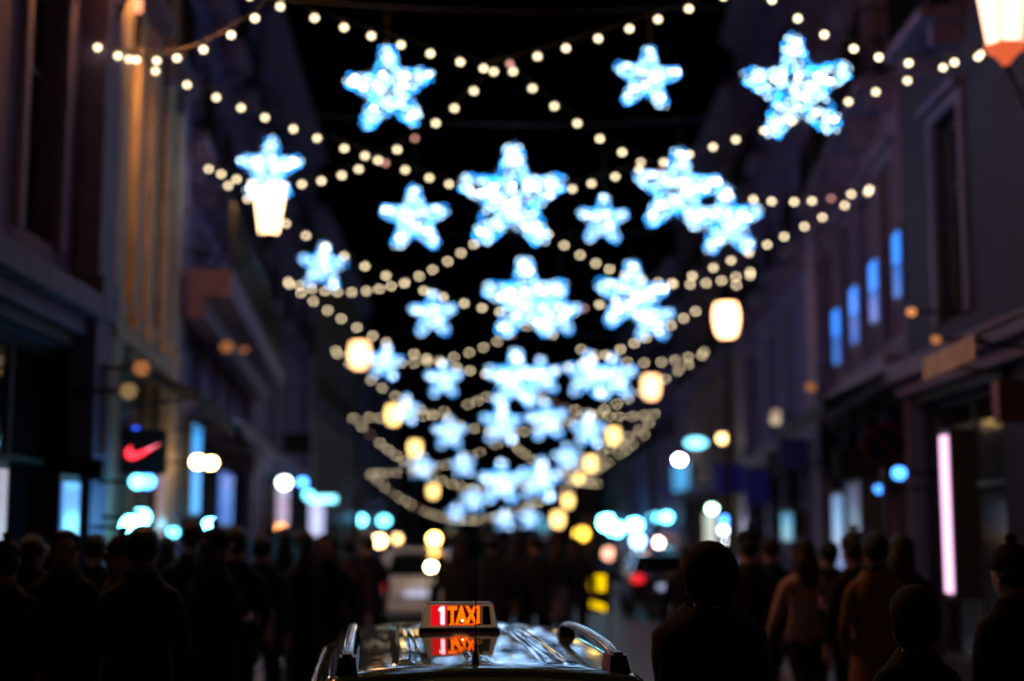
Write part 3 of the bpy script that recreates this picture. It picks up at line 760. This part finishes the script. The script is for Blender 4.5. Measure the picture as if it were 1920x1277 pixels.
    bm = B(); bmesh.ops.create_uvsphere(bm, u_segments=8, v_segments=6, radius=.013); eye = mesh(bm, 'eye', mat('eye', (.35, .35, .35), .2), smooth=True)
    bm = B(); bmesh.ops.create_uvsphere(bm, u_segments=10, v_segments=5, radius=1)
    for v in bm.verts: v.co = Vector((v.co.x * .024, v.co.y * .008, v.co.z * .006))
    mouth = mesh(bm, 'mouth', mat('lips', (.28, .08, .07), .5))
    return dict(body=out, hair=hair, coat=coat, eye=eye, mouth=mouth)
POSE = [person_meshes(1, .0, ('down', 'down')), person_meshes(2, .8, ('down', 'down')), person_meshes(3, .1, ('pocket', 'pocket')),
        person_meshes(4, .0, ('down', 'bent'), True), person_meshes(5, .7, ('down', 'up'), True), person_meshes(6, -.8, ('down', 'bent'))]
bm = B(); lathe(bm, [(.102, -.02), (.108, .02), (.105, .045), (.098, .07), (.06, .11), (.02, .125), (.03, .14), (.03, .16), (.01, .175)], 14); HAT = mesh(bm, 'hat', CL['charcoal'], smooth=True)
bm = B()
for q in range(3): lathe(bm, [(.075 + .012 * q, .0), (.095 - .01 * q, .02), (.075, .045)], 14, o=(0, .005, 1.47 + .03 * q))
SCARF = mesh(bm, 'scarf', CL['grey'], smooth=True)
bm = B(); bmesh.ops.create_uvsphere(bm, u_segments=12, v_segments=8, radius=1)
for v in bm.verts: v.co = Vector((v.co.x * .105, v.co.y * .06 - .07, v.co.z * .20 + 1.53))
LONG = mesh(bm, 'long_hair', M_hairbr, smooth=True)
bm = B(); bx(bm, -.15, .15, -.30, -.135, 1.02, 1.42); BPACK = mesh(bm, 'backpack', CL['navy'], bevel=.04)
NP = [0]
def person(label, px, py, D, pose, top, legs='black', face=0, hair=None, skin=None, coat=True, hood=False):
    p = at(px, py, D); g = zg(D) + (.12 if (p.x < -2.8 or p.x > 3.8) else 0); s = (p.z - g) / 1.785
    s = max(.8, min(1.12, s))
    t = thing('person', label, 'person', (p.x, D, g), face * 1.6 if abs(face) < 1 else face, 'people walking in the street')
    wd_ = random.uniform(.92, 1.10); t.scale = (s * wd_, s * wd_, s)
    m = POSE[pose]; b = link('body', m['body'], t)
    for i, mm in ((0, skin or M_skin), (1, CL[top]), (2, CL[legs])): b.material_slots[i].link = 'OBJECT'; b.material_slots[i].material = mm
    if coat:
        c = link('coat', m['coat'], t); c.material_slots[0].link = 'OBJECT'; c.material_slots[0].material = CL[top]
    h = link('hair', m['hair'], t); h.material_slots[0].link = 'OBJECT'; h.material_slots[0].material = CL[top] if hood else (hair or M_hairb)
    if hood: h.name = 'hood'; h.scale = (1.3, 1.25, 1.5); h.location = (0, 0, -.85)
    NP[0] += 1; q = NP[0]
    if not hood:
        if q % 4 == 1:
            ht = link('hat', HAT, t, (0, .005, 1.70)); ht.material_slots[0].link = 'OBJECT'; ht.material_slots[0].material = CL[('charcoal', 'wine', 'navy', 'grey')[q // 4 % 4]]
        if q % 3 == 0: link('scarf', SCARF, t)
        if pose in (3, 4) or q % 5 == 2: link('long_hair', LONG, t)
    if abs(face) > 1.2:
        for q in (-1, 1): link('eye', m['eye'], t, (q * .032, .108, 1.66))
        link('mouth', m['mouth'], t, (0, .112, 1.585))
    return t
PP = PI
for a in (
 ('person at the far left edge in a black coat', 12, 1022, 9.2, 0, 'black', 'black', .3),
 ('person in charcoal coat second from the left edge', 62, 1002, 10.5, 2, 'charcoal', 'black', -.2),
 ('person facing the camera with an orange lit face on the left', 124, 992, 9.5, 0, 'black', 'black', PP + .3),
 ('person in dark coat between the lit face and the grey scarf', 180, 1000, 11.5, 1, 'black', 'black', 0),
 ('person in a dark grey jacket in front of the sports shop', 232, 1012, 10, 3, 'grey', 'black', PP - .4),
 ('tall person in black striding on the left', 268, 985, 8.6, 1, 'black', 'jeans', .2),
 ('person in navy behind the tall striding one', 312, 1004, 13, 2, 'navy', 'black', .1),
 ('tallest dark figure in front of the blue shop window', 362, 968, 12, 0, 'black', 'black', 0),
 ('person in black coat in front of the two yellow lamps', 402, 998, 11, 3, 'black', 'black', -.3),
 ('round shouldered dark figure right of the yellow lamps', 443, 986, 11.5, 2, 'black', 'charcoal', .1),
 ('person in charcoal with a pale bag on the left pavement', 490, 1000, 13, 1, 'charcoal', 'black', 0),
 ('dark figure before the blue pilaster', 532, 988, 14, 0, 'black', 'jeans', .2),
 ('person in dark jacket left of the cyan shop sign', 568, 1000, 13.5, 4, 'black', 'black', .4),
 ('person in a grey-blue scarf left of the taxi', 612, 1000, 14, 3, 'navy', 'charcoal', PP),
 ('person in wine jacket walking ahead left of the silver car', 655, 1004, 16, 1, 'wine', 'black', 0),
 ('dark figure beside the silver car', 690, 1002, 19, 0, 'black', 'black', .3),
 ('dark figure walking just left of the taxi aerials', 862, 1003, 17, 1, 'charcoal', 'black', 0),
 ('dark pedestrian crossing behind the roof sign', 925, 1000, 18, 2, 'black', 'black', -.2),
 ('pedestrian in wine coat behind the roof sign', 962, 1004, 20, 3, 'wine', 'black', .1),
 ('dark pedestrian right of the roof sign', 1003, 999, 18.5, 1, 'black', 'jeans', 0),
 ('pedestrian in a pale lower coat ahead of the taxi', 1042, 1003, 19, 3, 'charcoal', 'grey', .3),
 ('dark pedestrian left of the yellow light board', 1078, 1006, 21, 0, 'black', 'black', 0),
 ('big black silhouette close to the camera right of the taxi', 1328, 1030, 6.9, 2, 'black', 'black', .25, None, None, True, True),
 ('dark figure beyond the big silhouette', 1292, 1018, 15, 1, 'black', 'black', 0),
 ('person in black beside the column of white lights', 1405, 1000, 13, 0, 'black', 'jeans', -.1),
 ('person in navy jeans walking right of the column of white lights', 1445, 1004, 14, 1, 'navy', 'jeans', .1),
 ('woman in a pale pink jacket raising an arm', 1505, 1008, 12.5, 4, 'pink', 'black', .2, None, None, False),
 ('dark figure right of the woman in pink', 1553, 1012, 13.5, 2, 'black', 'black', 0),
 ('person in black left of the brown coat', 1602, 1004, 12, 0, 'black', 'black', .2),
 ('broad person in a brown coat seen from behind', 1640, 996, 10.2, 2, 'brown', 'black', 0),
 ('dark figure behind the brown coat by the lit doorway', 1690, 1000, 11.5, 3, 'black', 'black', -.2),
 ('person in olive jacket with hood close on the right', 1712, 1112, 6.2, 2, 'olive', 'black', .1, None, None, True, True),
 ('black figure at the right edge of the frame', 1898, 1032, 7.6, 0, 'black', 'black', .2)):
    person(*a)

big = [o for o in bpy.data.objects if o.get('label', '').startswith('big black silhouette')][0]
for ch in big.children:
    if ch.name.startswith('coat'): ch.scale = (1.35, 1.35, 1.0)
# shopping bags carried by people
def bag(label, px, py, D, m, w_=.3, h_=.38):
    p = at(px, py, D); t = thing('shopping_bag', label, 'bag', (p.x, p.y, p.z), random.uniform(-.4, .4), 'carried shopping bags')
    bm = B(); v = [bm.verts.new(c) for c in [(x * w_ / 2 * .94, y * .06, -h_ / 2) for x, y in ((-1, -1), (1, -1), (1, 1), (-1, 1))] + [(x * w_ / 2, y * .075, h_ / 2) for x, y in ((-1, -1), (1, -1), (1, 1), (-1, 1))]]
    for f in ((3, 2, 1, 0), (0, 1, 5, 4), (1, 2, 6, 5), (2, 3, 7, 6), (3, 0, 4, 7)): bm.faces.new([v[i] for i in f])
    obj('bag_body', bm, m, t)
    for s in (-1, 1):
        bm = B(); tube(bm, [(-w_ * .25, s * .06, h_ / 2 - .01), (-w_ * .2, s * .03, h_ / 2 + .14), (w_ * .2, s * .03, h_ / 2 + .14), (w_ * .25, s * .06, h_ / 2 - .01)], .006, 5); obj('handle', bm, M_wire, t)
M_bagp = mat('pale_paper', (.5, .42, .45), .6); M_bagw = mat('white_paper', (.62, .64, .72), .6)
bag('tall pale pink paper bag carried on the left', 494, 1178, 12.9, M_bagp, .2, .34)
bag('small white paper bag beside the pink one', 534, 1188, 13.9, M_bagw, .2, .24)
bag('low white paper bag near the left pavement edge', 376, 1208, 12, M_bagw, .2, .16)
bag('grey-blue bag held by the striding person', 318, 1180, 12.9, mat('blue_paper', (.25, .32, .38), .6), .18, .5)
bag('pale bag carried ahead of the taxi on the right', 1040, 1130, 18.8, M_bagp, .3, .42)

# ------------------------------------------------------------------ things on the facades
def rz_of(side, D):
    return math.atan2(1.0, (facade_x(side, D + .5) - facade_x(side, D - .5)))
def display(label, side, px0, px1, py0, py1, col, s, name='lit_shop_display', cat='shop display', off=.06, panes=1, dp=.28):
    """a lit display case standing against the facade"""
    a = on_facade(side, px0, (py0 + py1) / 2, off + dp); b = on_facade(side, px1, (py0 + py1) / 2, off + dp)
    if a.y > b.y: a, b = b, a
    m_ = (a + b) / 2; D = m_.y; L = max(.25, (b - a).length)
    zt = at((px0 + px1) / 2, py0, D).z; zb = at((px0 + px1) / 2, py1, D).z
    zb = max(zb, zg(D) + .2)
    t = thing(name, label, cat, (m_.x, m_.y, zb), math.atan2(b.y - a.y, b.x - a.x))
    h = zt - zb; sg_ = 1 if side > 0 else -1
    bm = B(); bx(bm, -L / 2 - .04, L / 2 + .04, *sorted((-sg_ * .02, -sg_ * (dp + .02))), -.04, h + .04); obj('case', bm, M_frame, t)
    for k in range(panes):
        bm = B(); bx(bm, -L / 2 + .02, L / 2 - .02, *sorted((-sg_ * .018, sg_ * .004)), h * k / panes + .02, h * (k + 1) / panes - .03); obj('lit_pane', bm, glowc(col, s if k == panes - 1 else s * .45), t)
CY_, BL_, WH_, WA_, PK_, OR_ = (.15, .75, 1.0), (.06, .3, 1.0), (.85, .9, 1.0), (1.0, .62, .25), (1.0, .42, .62), (1.0, .35, .1)
for a in (
 ('tall pale lit panel at the left edge', -1, -6, 13, 872, 1020, (.55, .5, .62), .7),
 ('tall blue lit shop window on the left', -1, 118, 148, 898, 1015, (.12, .38, 1.0), 1.1),
 ('narrow blue lit window under the two yellow lamps', -1, 362, 376, 795, 965, (.06, .4, 1.0), 1.3),
 ('dim blue shop display right of the yellow lamps', -1, 412, 436, 885, 985, (.04, .16, .9), .6),
 ('orange-brown lit doorway by the sports shop', -1, 292, 312, 880, 1010, (1.0, .25, .05), .16),
 ('white lit shop entrance beyond the blue pilaster', -1, 582, 606, 940, 1005, (.6, .6, .95), 1.2),
 ('pale pink lit strip by the warm doorway', -1, 521, 540, 910, 985, (.8, .5, .75), .7),
 ('tall glowing pink-white light strip on the right', 1, 1767, 1780, 812, 1115, (1.0, .52, .85), 2.2),
 ('narrow pale blue lit shop window behind the woman in pink', 1, 1562, 1580, 925, 1075, (.3, .5, 1.0), .5),
 ('pale lit panel beside the column of white lights', 1, 1322, 1342, 960, 1035, (.8, .85, .7), .8),
 ('cyan lit shop display behind the crowd on the right', 1, 1262, 1290, 868, 920, (.04, .45, .95), .9),
 ('small cyan display left of the woman in pink', 1, 1466, 1484, 960, 1015, (.1, .45, .75), .6),
 ('violet lit shop wall on the right', 1, 1590, 1612, 905, 1010, (.35, .25, .6), .16)):
    display(*a)
for i, (x0, x1, y0, y1) in enumerate(((1673, 1686, 436, 560), (1631, 1643, 489, 604), (1595, 1606, 538, 644), (1562, 1572, 580, 684))):
    display(('first', 'second', 'third', 'last')[i] + ' tall blue lit window counted from the nearest, on the violet building', 1, x0, x1, y0, y1, (.03, .24, 1.0), 1.7, 'blue_window', 'window', .01, 2, .05)

def wall_lamp(label, side, px, py, col, s, r=.09, stand=.35, D=None, name='wall_lamp'):
    p = on_facade(side, px, py, stand + .3)
    t = thing(name, label, 'lamp', p, 0, 'small lit lamps on the shop fronts')
    bm = B(); bmesh.ops.create_icosphere(bm, subdivisions=2, radius=r); obj('globe', bm, glowc(col, s), t, smooth=True)
    X = (facade_x(side, p.y) - p.x); sgx = 1 if X > 0 else -1
    bm = B(); tube(bm, [(sgx * r * .8, 0, 0), (X * .97, 0, .0)], .02, 6); obj('arm', bm, M_iron, t)
    bm = B(); lathe(bm, [(r * .5, r * .85), (r * .55, r * .9), (r * .3, r * 1.25)], 10); obj('cap', bm, M_iron, t)
LAMPS = [
 (-1, 371, 866, WA_, 30, .09, 'left of two yellow-white lamps above the crowd'), (-1, 395, 868, WA_, 30, .09, 'right of two yellow-white lamps above the crowd'),
 (-1, 250, 988, CY_, 16, .13, 'cyan-white lamp low by the sports shop'), (-1, 264, 970, CY_, 10, .10, 'upper cyan lamp by the sports shop'),
 (-1, 258, 903, CY_, 6, .08, 'dim cyan lamp under the sports shop sign'), (-1, 277, 903, BL_, 9, .08, 'blue lamp under the sports shop sign'),
 (-1, 394, 984, CY_, 24, .09, 'cyan lamp at head height left of centre crowd'), (-1, 325, 998, CY_, 5, .07, 'dim teal lamp at head height'),
 (-1, 533, 905, WH_, 12, .16, 'grey-white lamp beyond the blue pilaster'), (-1, 567, 904, BL_, 12, .12, 'small blue lamp over the cyan sign'),
 (-1, 578, 928, CY_, 8, .14, 'blue-cyan lamp at the left of the cyan sign'), (-1, 527, 990, OR_, 6, .12, 'orange lamp at head height by the pilaster'),
 (-1, 675, 975, CY_, 14, .25, 'left cyan lamp far down the left side'), (-1, 720, 976, CY_, 9, .3, 'right cyan lamp far down the left side'),
 (-1, 425, 650, OR_, .35, .1, 'dim orange lamp high on the left facade'), (-1, 456, 652, OR_, .35, .1, 'second dim orange lamp high on the left facade'),
 (-1, 265, 690, OR_, .35, .08, 'dim orange lamp by the string course on the left'), (-1, 241, 733, WA_, .25, .08, 'dim amber lamp above the sports shop'),
 (-1, 711, 1014, WA_, 22, .3, 'added lamp imitating an amber glint on the silver car roof'), (-1, 743, 1010, WA_, 8, .3, 'added lamp imitating a dimmer glint on the silver car roof'),  # reflections on the silver car roof, imitated by added lamps
 (1, 1355, 822, WA_, 8, .14, 'amber lamp under the big right lantern post'), (1, 1274, 862, WH_, 40, .16, 'white lamp above the cyan display'),
 (1, 1335, 954, (.6, 1, .8), 14, .13, 'pale green lamp on the right'), (1, 1226, 970, CY_, 14, .2, 'left of two cyan lamps behind the black car'),
 (1, 1250, 970, CY_, 16, .2, 'right of two cyan lamps behind the black car'), (1, 1360, 975, BL_, 12, .11, 'blue lamp at the top of the white column'),
 (1, 1357, 994, (.5, .6, 1), 14, .11, 'pale violet lamp in the white column'), (1, 1369, 996, (.9, 1, .6), 60, .11, 'brightest lamp of the white column'),
 (1, 1368, 1016, WH_, 30, .10, 'third lamp of the white column'), (1, 1370, 1036, WH_, 36, .10, 'lowest lamp of the white column'),
 (1, 1232, 1018, (1, .6, .5), 20, .22, 'salmon lamp behind the black car'), (1, 1190, 985, CY_, 26, .34, 'cyan lamp right of the big cyan pair'),
 (1, 1138, 980, CY_, 34, .5, 'big cyan-white lamp far down the right side'), (1, 1154, 992, CY_, 30, .42, 'cyan-white lamp against the big cyan one'),
 (1, 1196, 1014, (.3, .5, 1), 14, .3, 'pale blue lamp over the parked cars'), (1, 1090, 1001, (1, .55, .05), 8, .55, 'amber ring-like lamp left of the cyan pair'),
 (1, 1143, 1038, (1, .45, .3), 4, .4, 'dim salmon lamp over the cars'), (1, 1205, 1036, (1, .45, .3), 8, .25, 'dim salmon lamp beside the black car'),
 (1, 1187, 1065, (1, .3, .25), 4, .25, 'dim red lamp over the cars'), (1, 1709, 585, OR_, 1.0, .05, 'small orange lamp high on the right facade'),
 (1, 1755, 637, OR_, .5, .05, 'small orange lamp above the lit awning'), (1, 1520, 726, OR_, .4, .08, 'dim orange lamp among the dark cornices on the right'),
 (1, 1455, 776, (1, .7, .5), .5, .1, 'upper of two dim cream lamps on the right'), (1, 1454, 788, (1, .8, .5), .8, .1, 'lower of two dim cream lamps on the right'),
 (1, 1686, 887, BL_, 5, .08, 'small blue lamp under the no parking sign'), (1, 1648, 917, BL_, 3, .06, 'dim blue lamp low under the no parking sign')]
for side, px, py, col, s, r, lab in LAMPS: wall_lamp(lab, side, px, py, col, s, r)
# taller amber posts lights behind the silver car
def post_lamp(label, px, py, D, col, s, r):
    p = at(px, py, D); g = zg(D) - p.z
    t = thing('bollard_lamp', label, 'lamp', p, 0, 'post lamps in the street')
    bm = B(); bmesh.ops.create_icosphere(bm, subdivisions=2, radius=r); obj('globe', bm, glowc(col, s), t, smooth=True)
    bm = B(); lathe(bm, [(.09, g), (.06, g + .1), (.04, -r * 1.1), (.07, -r * .9)], 8); obj('post', bm, M_iron, t)
post_lamp('upper amber post lamp right of the silver car', 814, 1010, 36, (1, .55, .12), 26, .14)
post_lamp('white-yellow post lamp low beside the silver car', 808, 1063, 27, (1, .75, .35), 60, .08)
post_lamp('dim orange post lamp between the two bright ones', 820, 1038, 33, (1, .3, .06), 5, .1)

# sports shop sign
def wall_box(name, label, cat, side, px0, px1, py0, py1, D, m, depth=.18):
    a = at(px0, py1, D); b = at(px1, py0, D)
    t = thing(name, label, cat, ((a.x + b.x) / 2, D, a.z)); w_, h_ = b.x - a.x, b.z - a.z
    bm = B(); bx(bm, -w_ / 2, w_ / 2, -depth / 2, depth / 2, 0, h_); obj('panel', bm, m, t, bevel=.01)
    X = facade_x(side, D) - t.location.x
    bm = B()
    for z in (h_ * .2, h_ * .85): tube(bm, [((w_ / 2 - .01) * (1 if side > 0 else -1), 0, z), (X, 0, z)], .018, 6)
    obj('bracket', bm, M_iron, t)
    return t, w_, h_
t, w_, h_ = wall_box('shop_sign', 'black hanging sign with a red and white swoosh on the left', 'sign', -1, 230, 311, 806, 890, 15.6, M_dark)
# swoosh
up = [(-.40, -.02), (-.36, -.16), (-.22, -.20), (-.02, -.12), (.44, .17)]; lo = [(.44, .17), (.05, .02), (-.12, -.035), (-.22, -.03), (-.27, .02), (-.26, .11), (-.33, .07)]
for pts, m, nm in ((up + lo[1:], glow('red_swoosh', (1, .03, .05), 3.0), 'logo'),):
    bm = B(); prism(bm, [(x * w_, z * h_ + h_ * .52) for x, z in pts], -.1, -.092); obj(nm, bm, m, t)
bm = B(); prism(bm, [(x * w_, z * h_ + h_ * .52) for x, z in ((.10, -.005), (.12, .03), (.44, .17), (.12, .015))], -.106, -.101); obj('logo_tip', bm, glow('white_swoosh_tip', (.6, .7, 1), 2.0), t)
bm = B(); lathe(bm, [(.03, 0), (.03, .03)], 10); obj('sign_light', bm, glow('blue_sign_light', (.02, .1, 1), 3), t, (-.1, 0, h_))
wall_box('banner_sign', 'dark red vertical banner box on the left facade', 'sign', -1, 108, 200, 684, 852, 14.2, mat('dark_red_vinyl', (.10, .012, .008), .6))
wall_box('shop_sign', 'black box sign just under the dark red banner', 'sign', -1, 96, 197, 862, 900, 13.9, M_dark)
wall_box('shop_sign', 'small maroon box sign right of the yellow lamps', 'sign', -1, 428, 480, 850, 886, 24, mat('maroon_vinyl', (.06, .006, .012), .6))
wall_box('shop_sign', 'black box sign in front of the warm doorway', 'sign', -1, 530, 585, 812, 850, 34, M_dark)
t, w_, h_ = wall_box('lit_sign', 'cyan and white lit fascia sign beyond the pilaster on the left', 'sign', -1, 578, 632, 928, 944, 40, M_dark)
bm = B(); bx(bm, -w_ * .48, w_ * .48, -.11, -.1, h_ * .1, h_ * .9); obj('lit_face', bm, glow('cyan_sign_face', (.25, .8, 1), 4), t)
t, w_, h_ = wall_box('lit_sign', 'oval cyan lit sign on the right beside the big lantern post', 'sign', 1, 1283, 1325, 820, 842, 44, M_dark)
bm = B(); prism(bm, [(w_ * .46 * math.cos(a * PI / 8), h_ * .5 + h_ * .44 * math.sin(a * PI / 8)) for a in range(16)], -.11, -.1); obj('lit_face', bm, glow('cyan_oval_face', (.2, .75, 1), 4.5), t)
wall_box('shop_sign', 'dull pink horizontal sign board at the right edge', 'sign', 1, 1868, 1935, 714, 792, 13.4, mat('dull_pink_board', (.34, .16, .17), .6))
wall_box('shop_sign', 'black box lantern sign left of the no parking sign', 'sign', 1, 1568, 1618, 842, 898, 20, M_dark)
# blue cloth banners on the right, their lit look added as faint glow
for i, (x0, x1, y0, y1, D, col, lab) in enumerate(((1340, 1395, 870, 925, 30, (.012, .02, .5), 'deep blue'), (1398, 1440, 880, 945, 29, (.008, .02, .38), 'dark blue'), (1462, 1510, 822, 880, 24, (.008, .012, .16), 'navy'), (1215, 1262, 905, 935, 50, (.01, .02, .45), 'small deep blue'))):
    wall_box('hanging_banner', lab + ' cloth banner hanging over the pavement on the right', 'banner', 1, x0, x1, y0, y1, D, glow('blue_banner_glow', col, .07, .03), .04)
# no parking sign on a post
p = at(1658, 835, 13.6); r = 42 * 13.6 / FPX
t = thing('no_parking_sign', 'round blue no parking sign with red ring on a post', 'traffic sign', (p.x, p.y, .12))
bm = B(); lathe(bm, [(.03, 0), (.03, p.z - .12 + r)], 10); obj('post', bm, mat('galvanised_post', (.25, .25, .26), .4, .7), t, (0, .03, 0))
def disc(rr, y, m, nm):
    bm = B(); lathe(bm, [(rr, 0), (rr, .004)], 36); obj(nm, bm, m, t, (0, y, p.z - .12), (PI / 2, 0, 0))
M_sr = mat('sign_red', (.3, .015, .02), .4, var=.05); M_sb = mat('sign_blue', (.012, .02, .16), .4, var=.05)
disc(r, -.004, M_sr, 'red_ring'); disc(r * .8, -.009, M_sb, 'blue_face')
bm = B(); bx(bm, -r * .78, r * .78, -.017, -.014, -r * .085, r * .085); obj('red_slash', bm, M_sr, t, (0, 0, p.z - .12), (0, PI / 4, 0))
# yellow light board
p = at(1117, 1108, 22); t = thing('light_board', 'yellow two row light board on a stand right of the pedestrians', 'light board', (p.x, p.y, 0))
q = 22 / FPX
bm = B(); bx(bm, -.24, .24, 0, .05, p.z - .32, p.z + .3); obj('board', bm, M_dark, t)
for s in (-1, 1):
    bm = B(); bx(bm, s * .2 - .015, s * .2 + .015, .052, .08, 0, p.z); obj('leg', bm, M_iron, t)
E_yel = glow('yellow_lamp', (1.0, .62, .0), 2.6)
bm = B(); bmesh.ops.create_icosphere(bm, subdivisions=1, radius=.025); YM = mesh(bm, 'lamp', E_yel)
for r_ in range(5):
    for c in range(5): link('lamp', YM, t, (-.12 + .06 * c, -.012, p.z + .02 + .05 * r_))
for r_ in range(2):
    for c in range(5): link('lamp', YM, t, (-.12 + .06 * c, -.012, p.z - .20 + .055 * r_ - .02 * c))
# slanting lit awning on the right facade
def awning(label, side, D0, D1, z, m, drop=.35, out=.8):
    s = 1 if side > 0 else -1; a = Vector((facade_x(side, D0), D0, z)); b = Vector((facade_x(side, D1), D1, z)); L = (b - a).length
    t = thing('awning', label, 'awning', a, math.atan2(b.y - a.y, b.x - a.x))
    bm = B(); P = [(.0, s * .31, 0), (L, s * .31, 0), (L, s * (out + .3), -drop), (0, s * (out + .3), -drop), (L, s * (out + .3), -drop - .2), (0, s * (out + .3), -drop - .2)]
    v = [bm.verts.new(c) for c in P]; bm.faces.new((v[0], v[1], v[2], v[3])); bm.faces.new((v[3], v[2], v[4], v[5]))
    o = obj('canopy', bm, m, t); md = o.modifiers.new('t', 'SOLIDIFY'); md.thickness = .02
    for x in (.1, L - .1):
        bm = B(); tube(bm, [(x, s * .28, -.5), (x, s * (out + .28), -drop - .05)], .015, 6); obj('arm', bm, M_iron, t)
M_awn = mat('cream_canvas', (.75, .62, .5), .8); M_awd = mat('dark_canvas', (.02, .02, .03), .8); M_awv = mat('violet_grey_canvas', (.3, .28, .36), .8)
p0 = on_facade(1, 1830, 590, 1.1); p1 = on_facade(1, 1735, 690, 1.1)
awning('cream awning catching lantern light on the right', 1, p0.y, p1.y, p0.z + .2, M_awn)
awning('long dark awning over the right pavement', 1, 18.6, 26.5, 3.95, M_awd)
awning('grey awning farther along the right pavement', 1, 28, 38, 3.7, M_awv)
awning('dark awning over the sports shop on the left', -1, 15, 19, 3.7, M_awd)
awning('violet grey awning along the pale building on the left', -1, 21, 33, 3.8, M_awv)
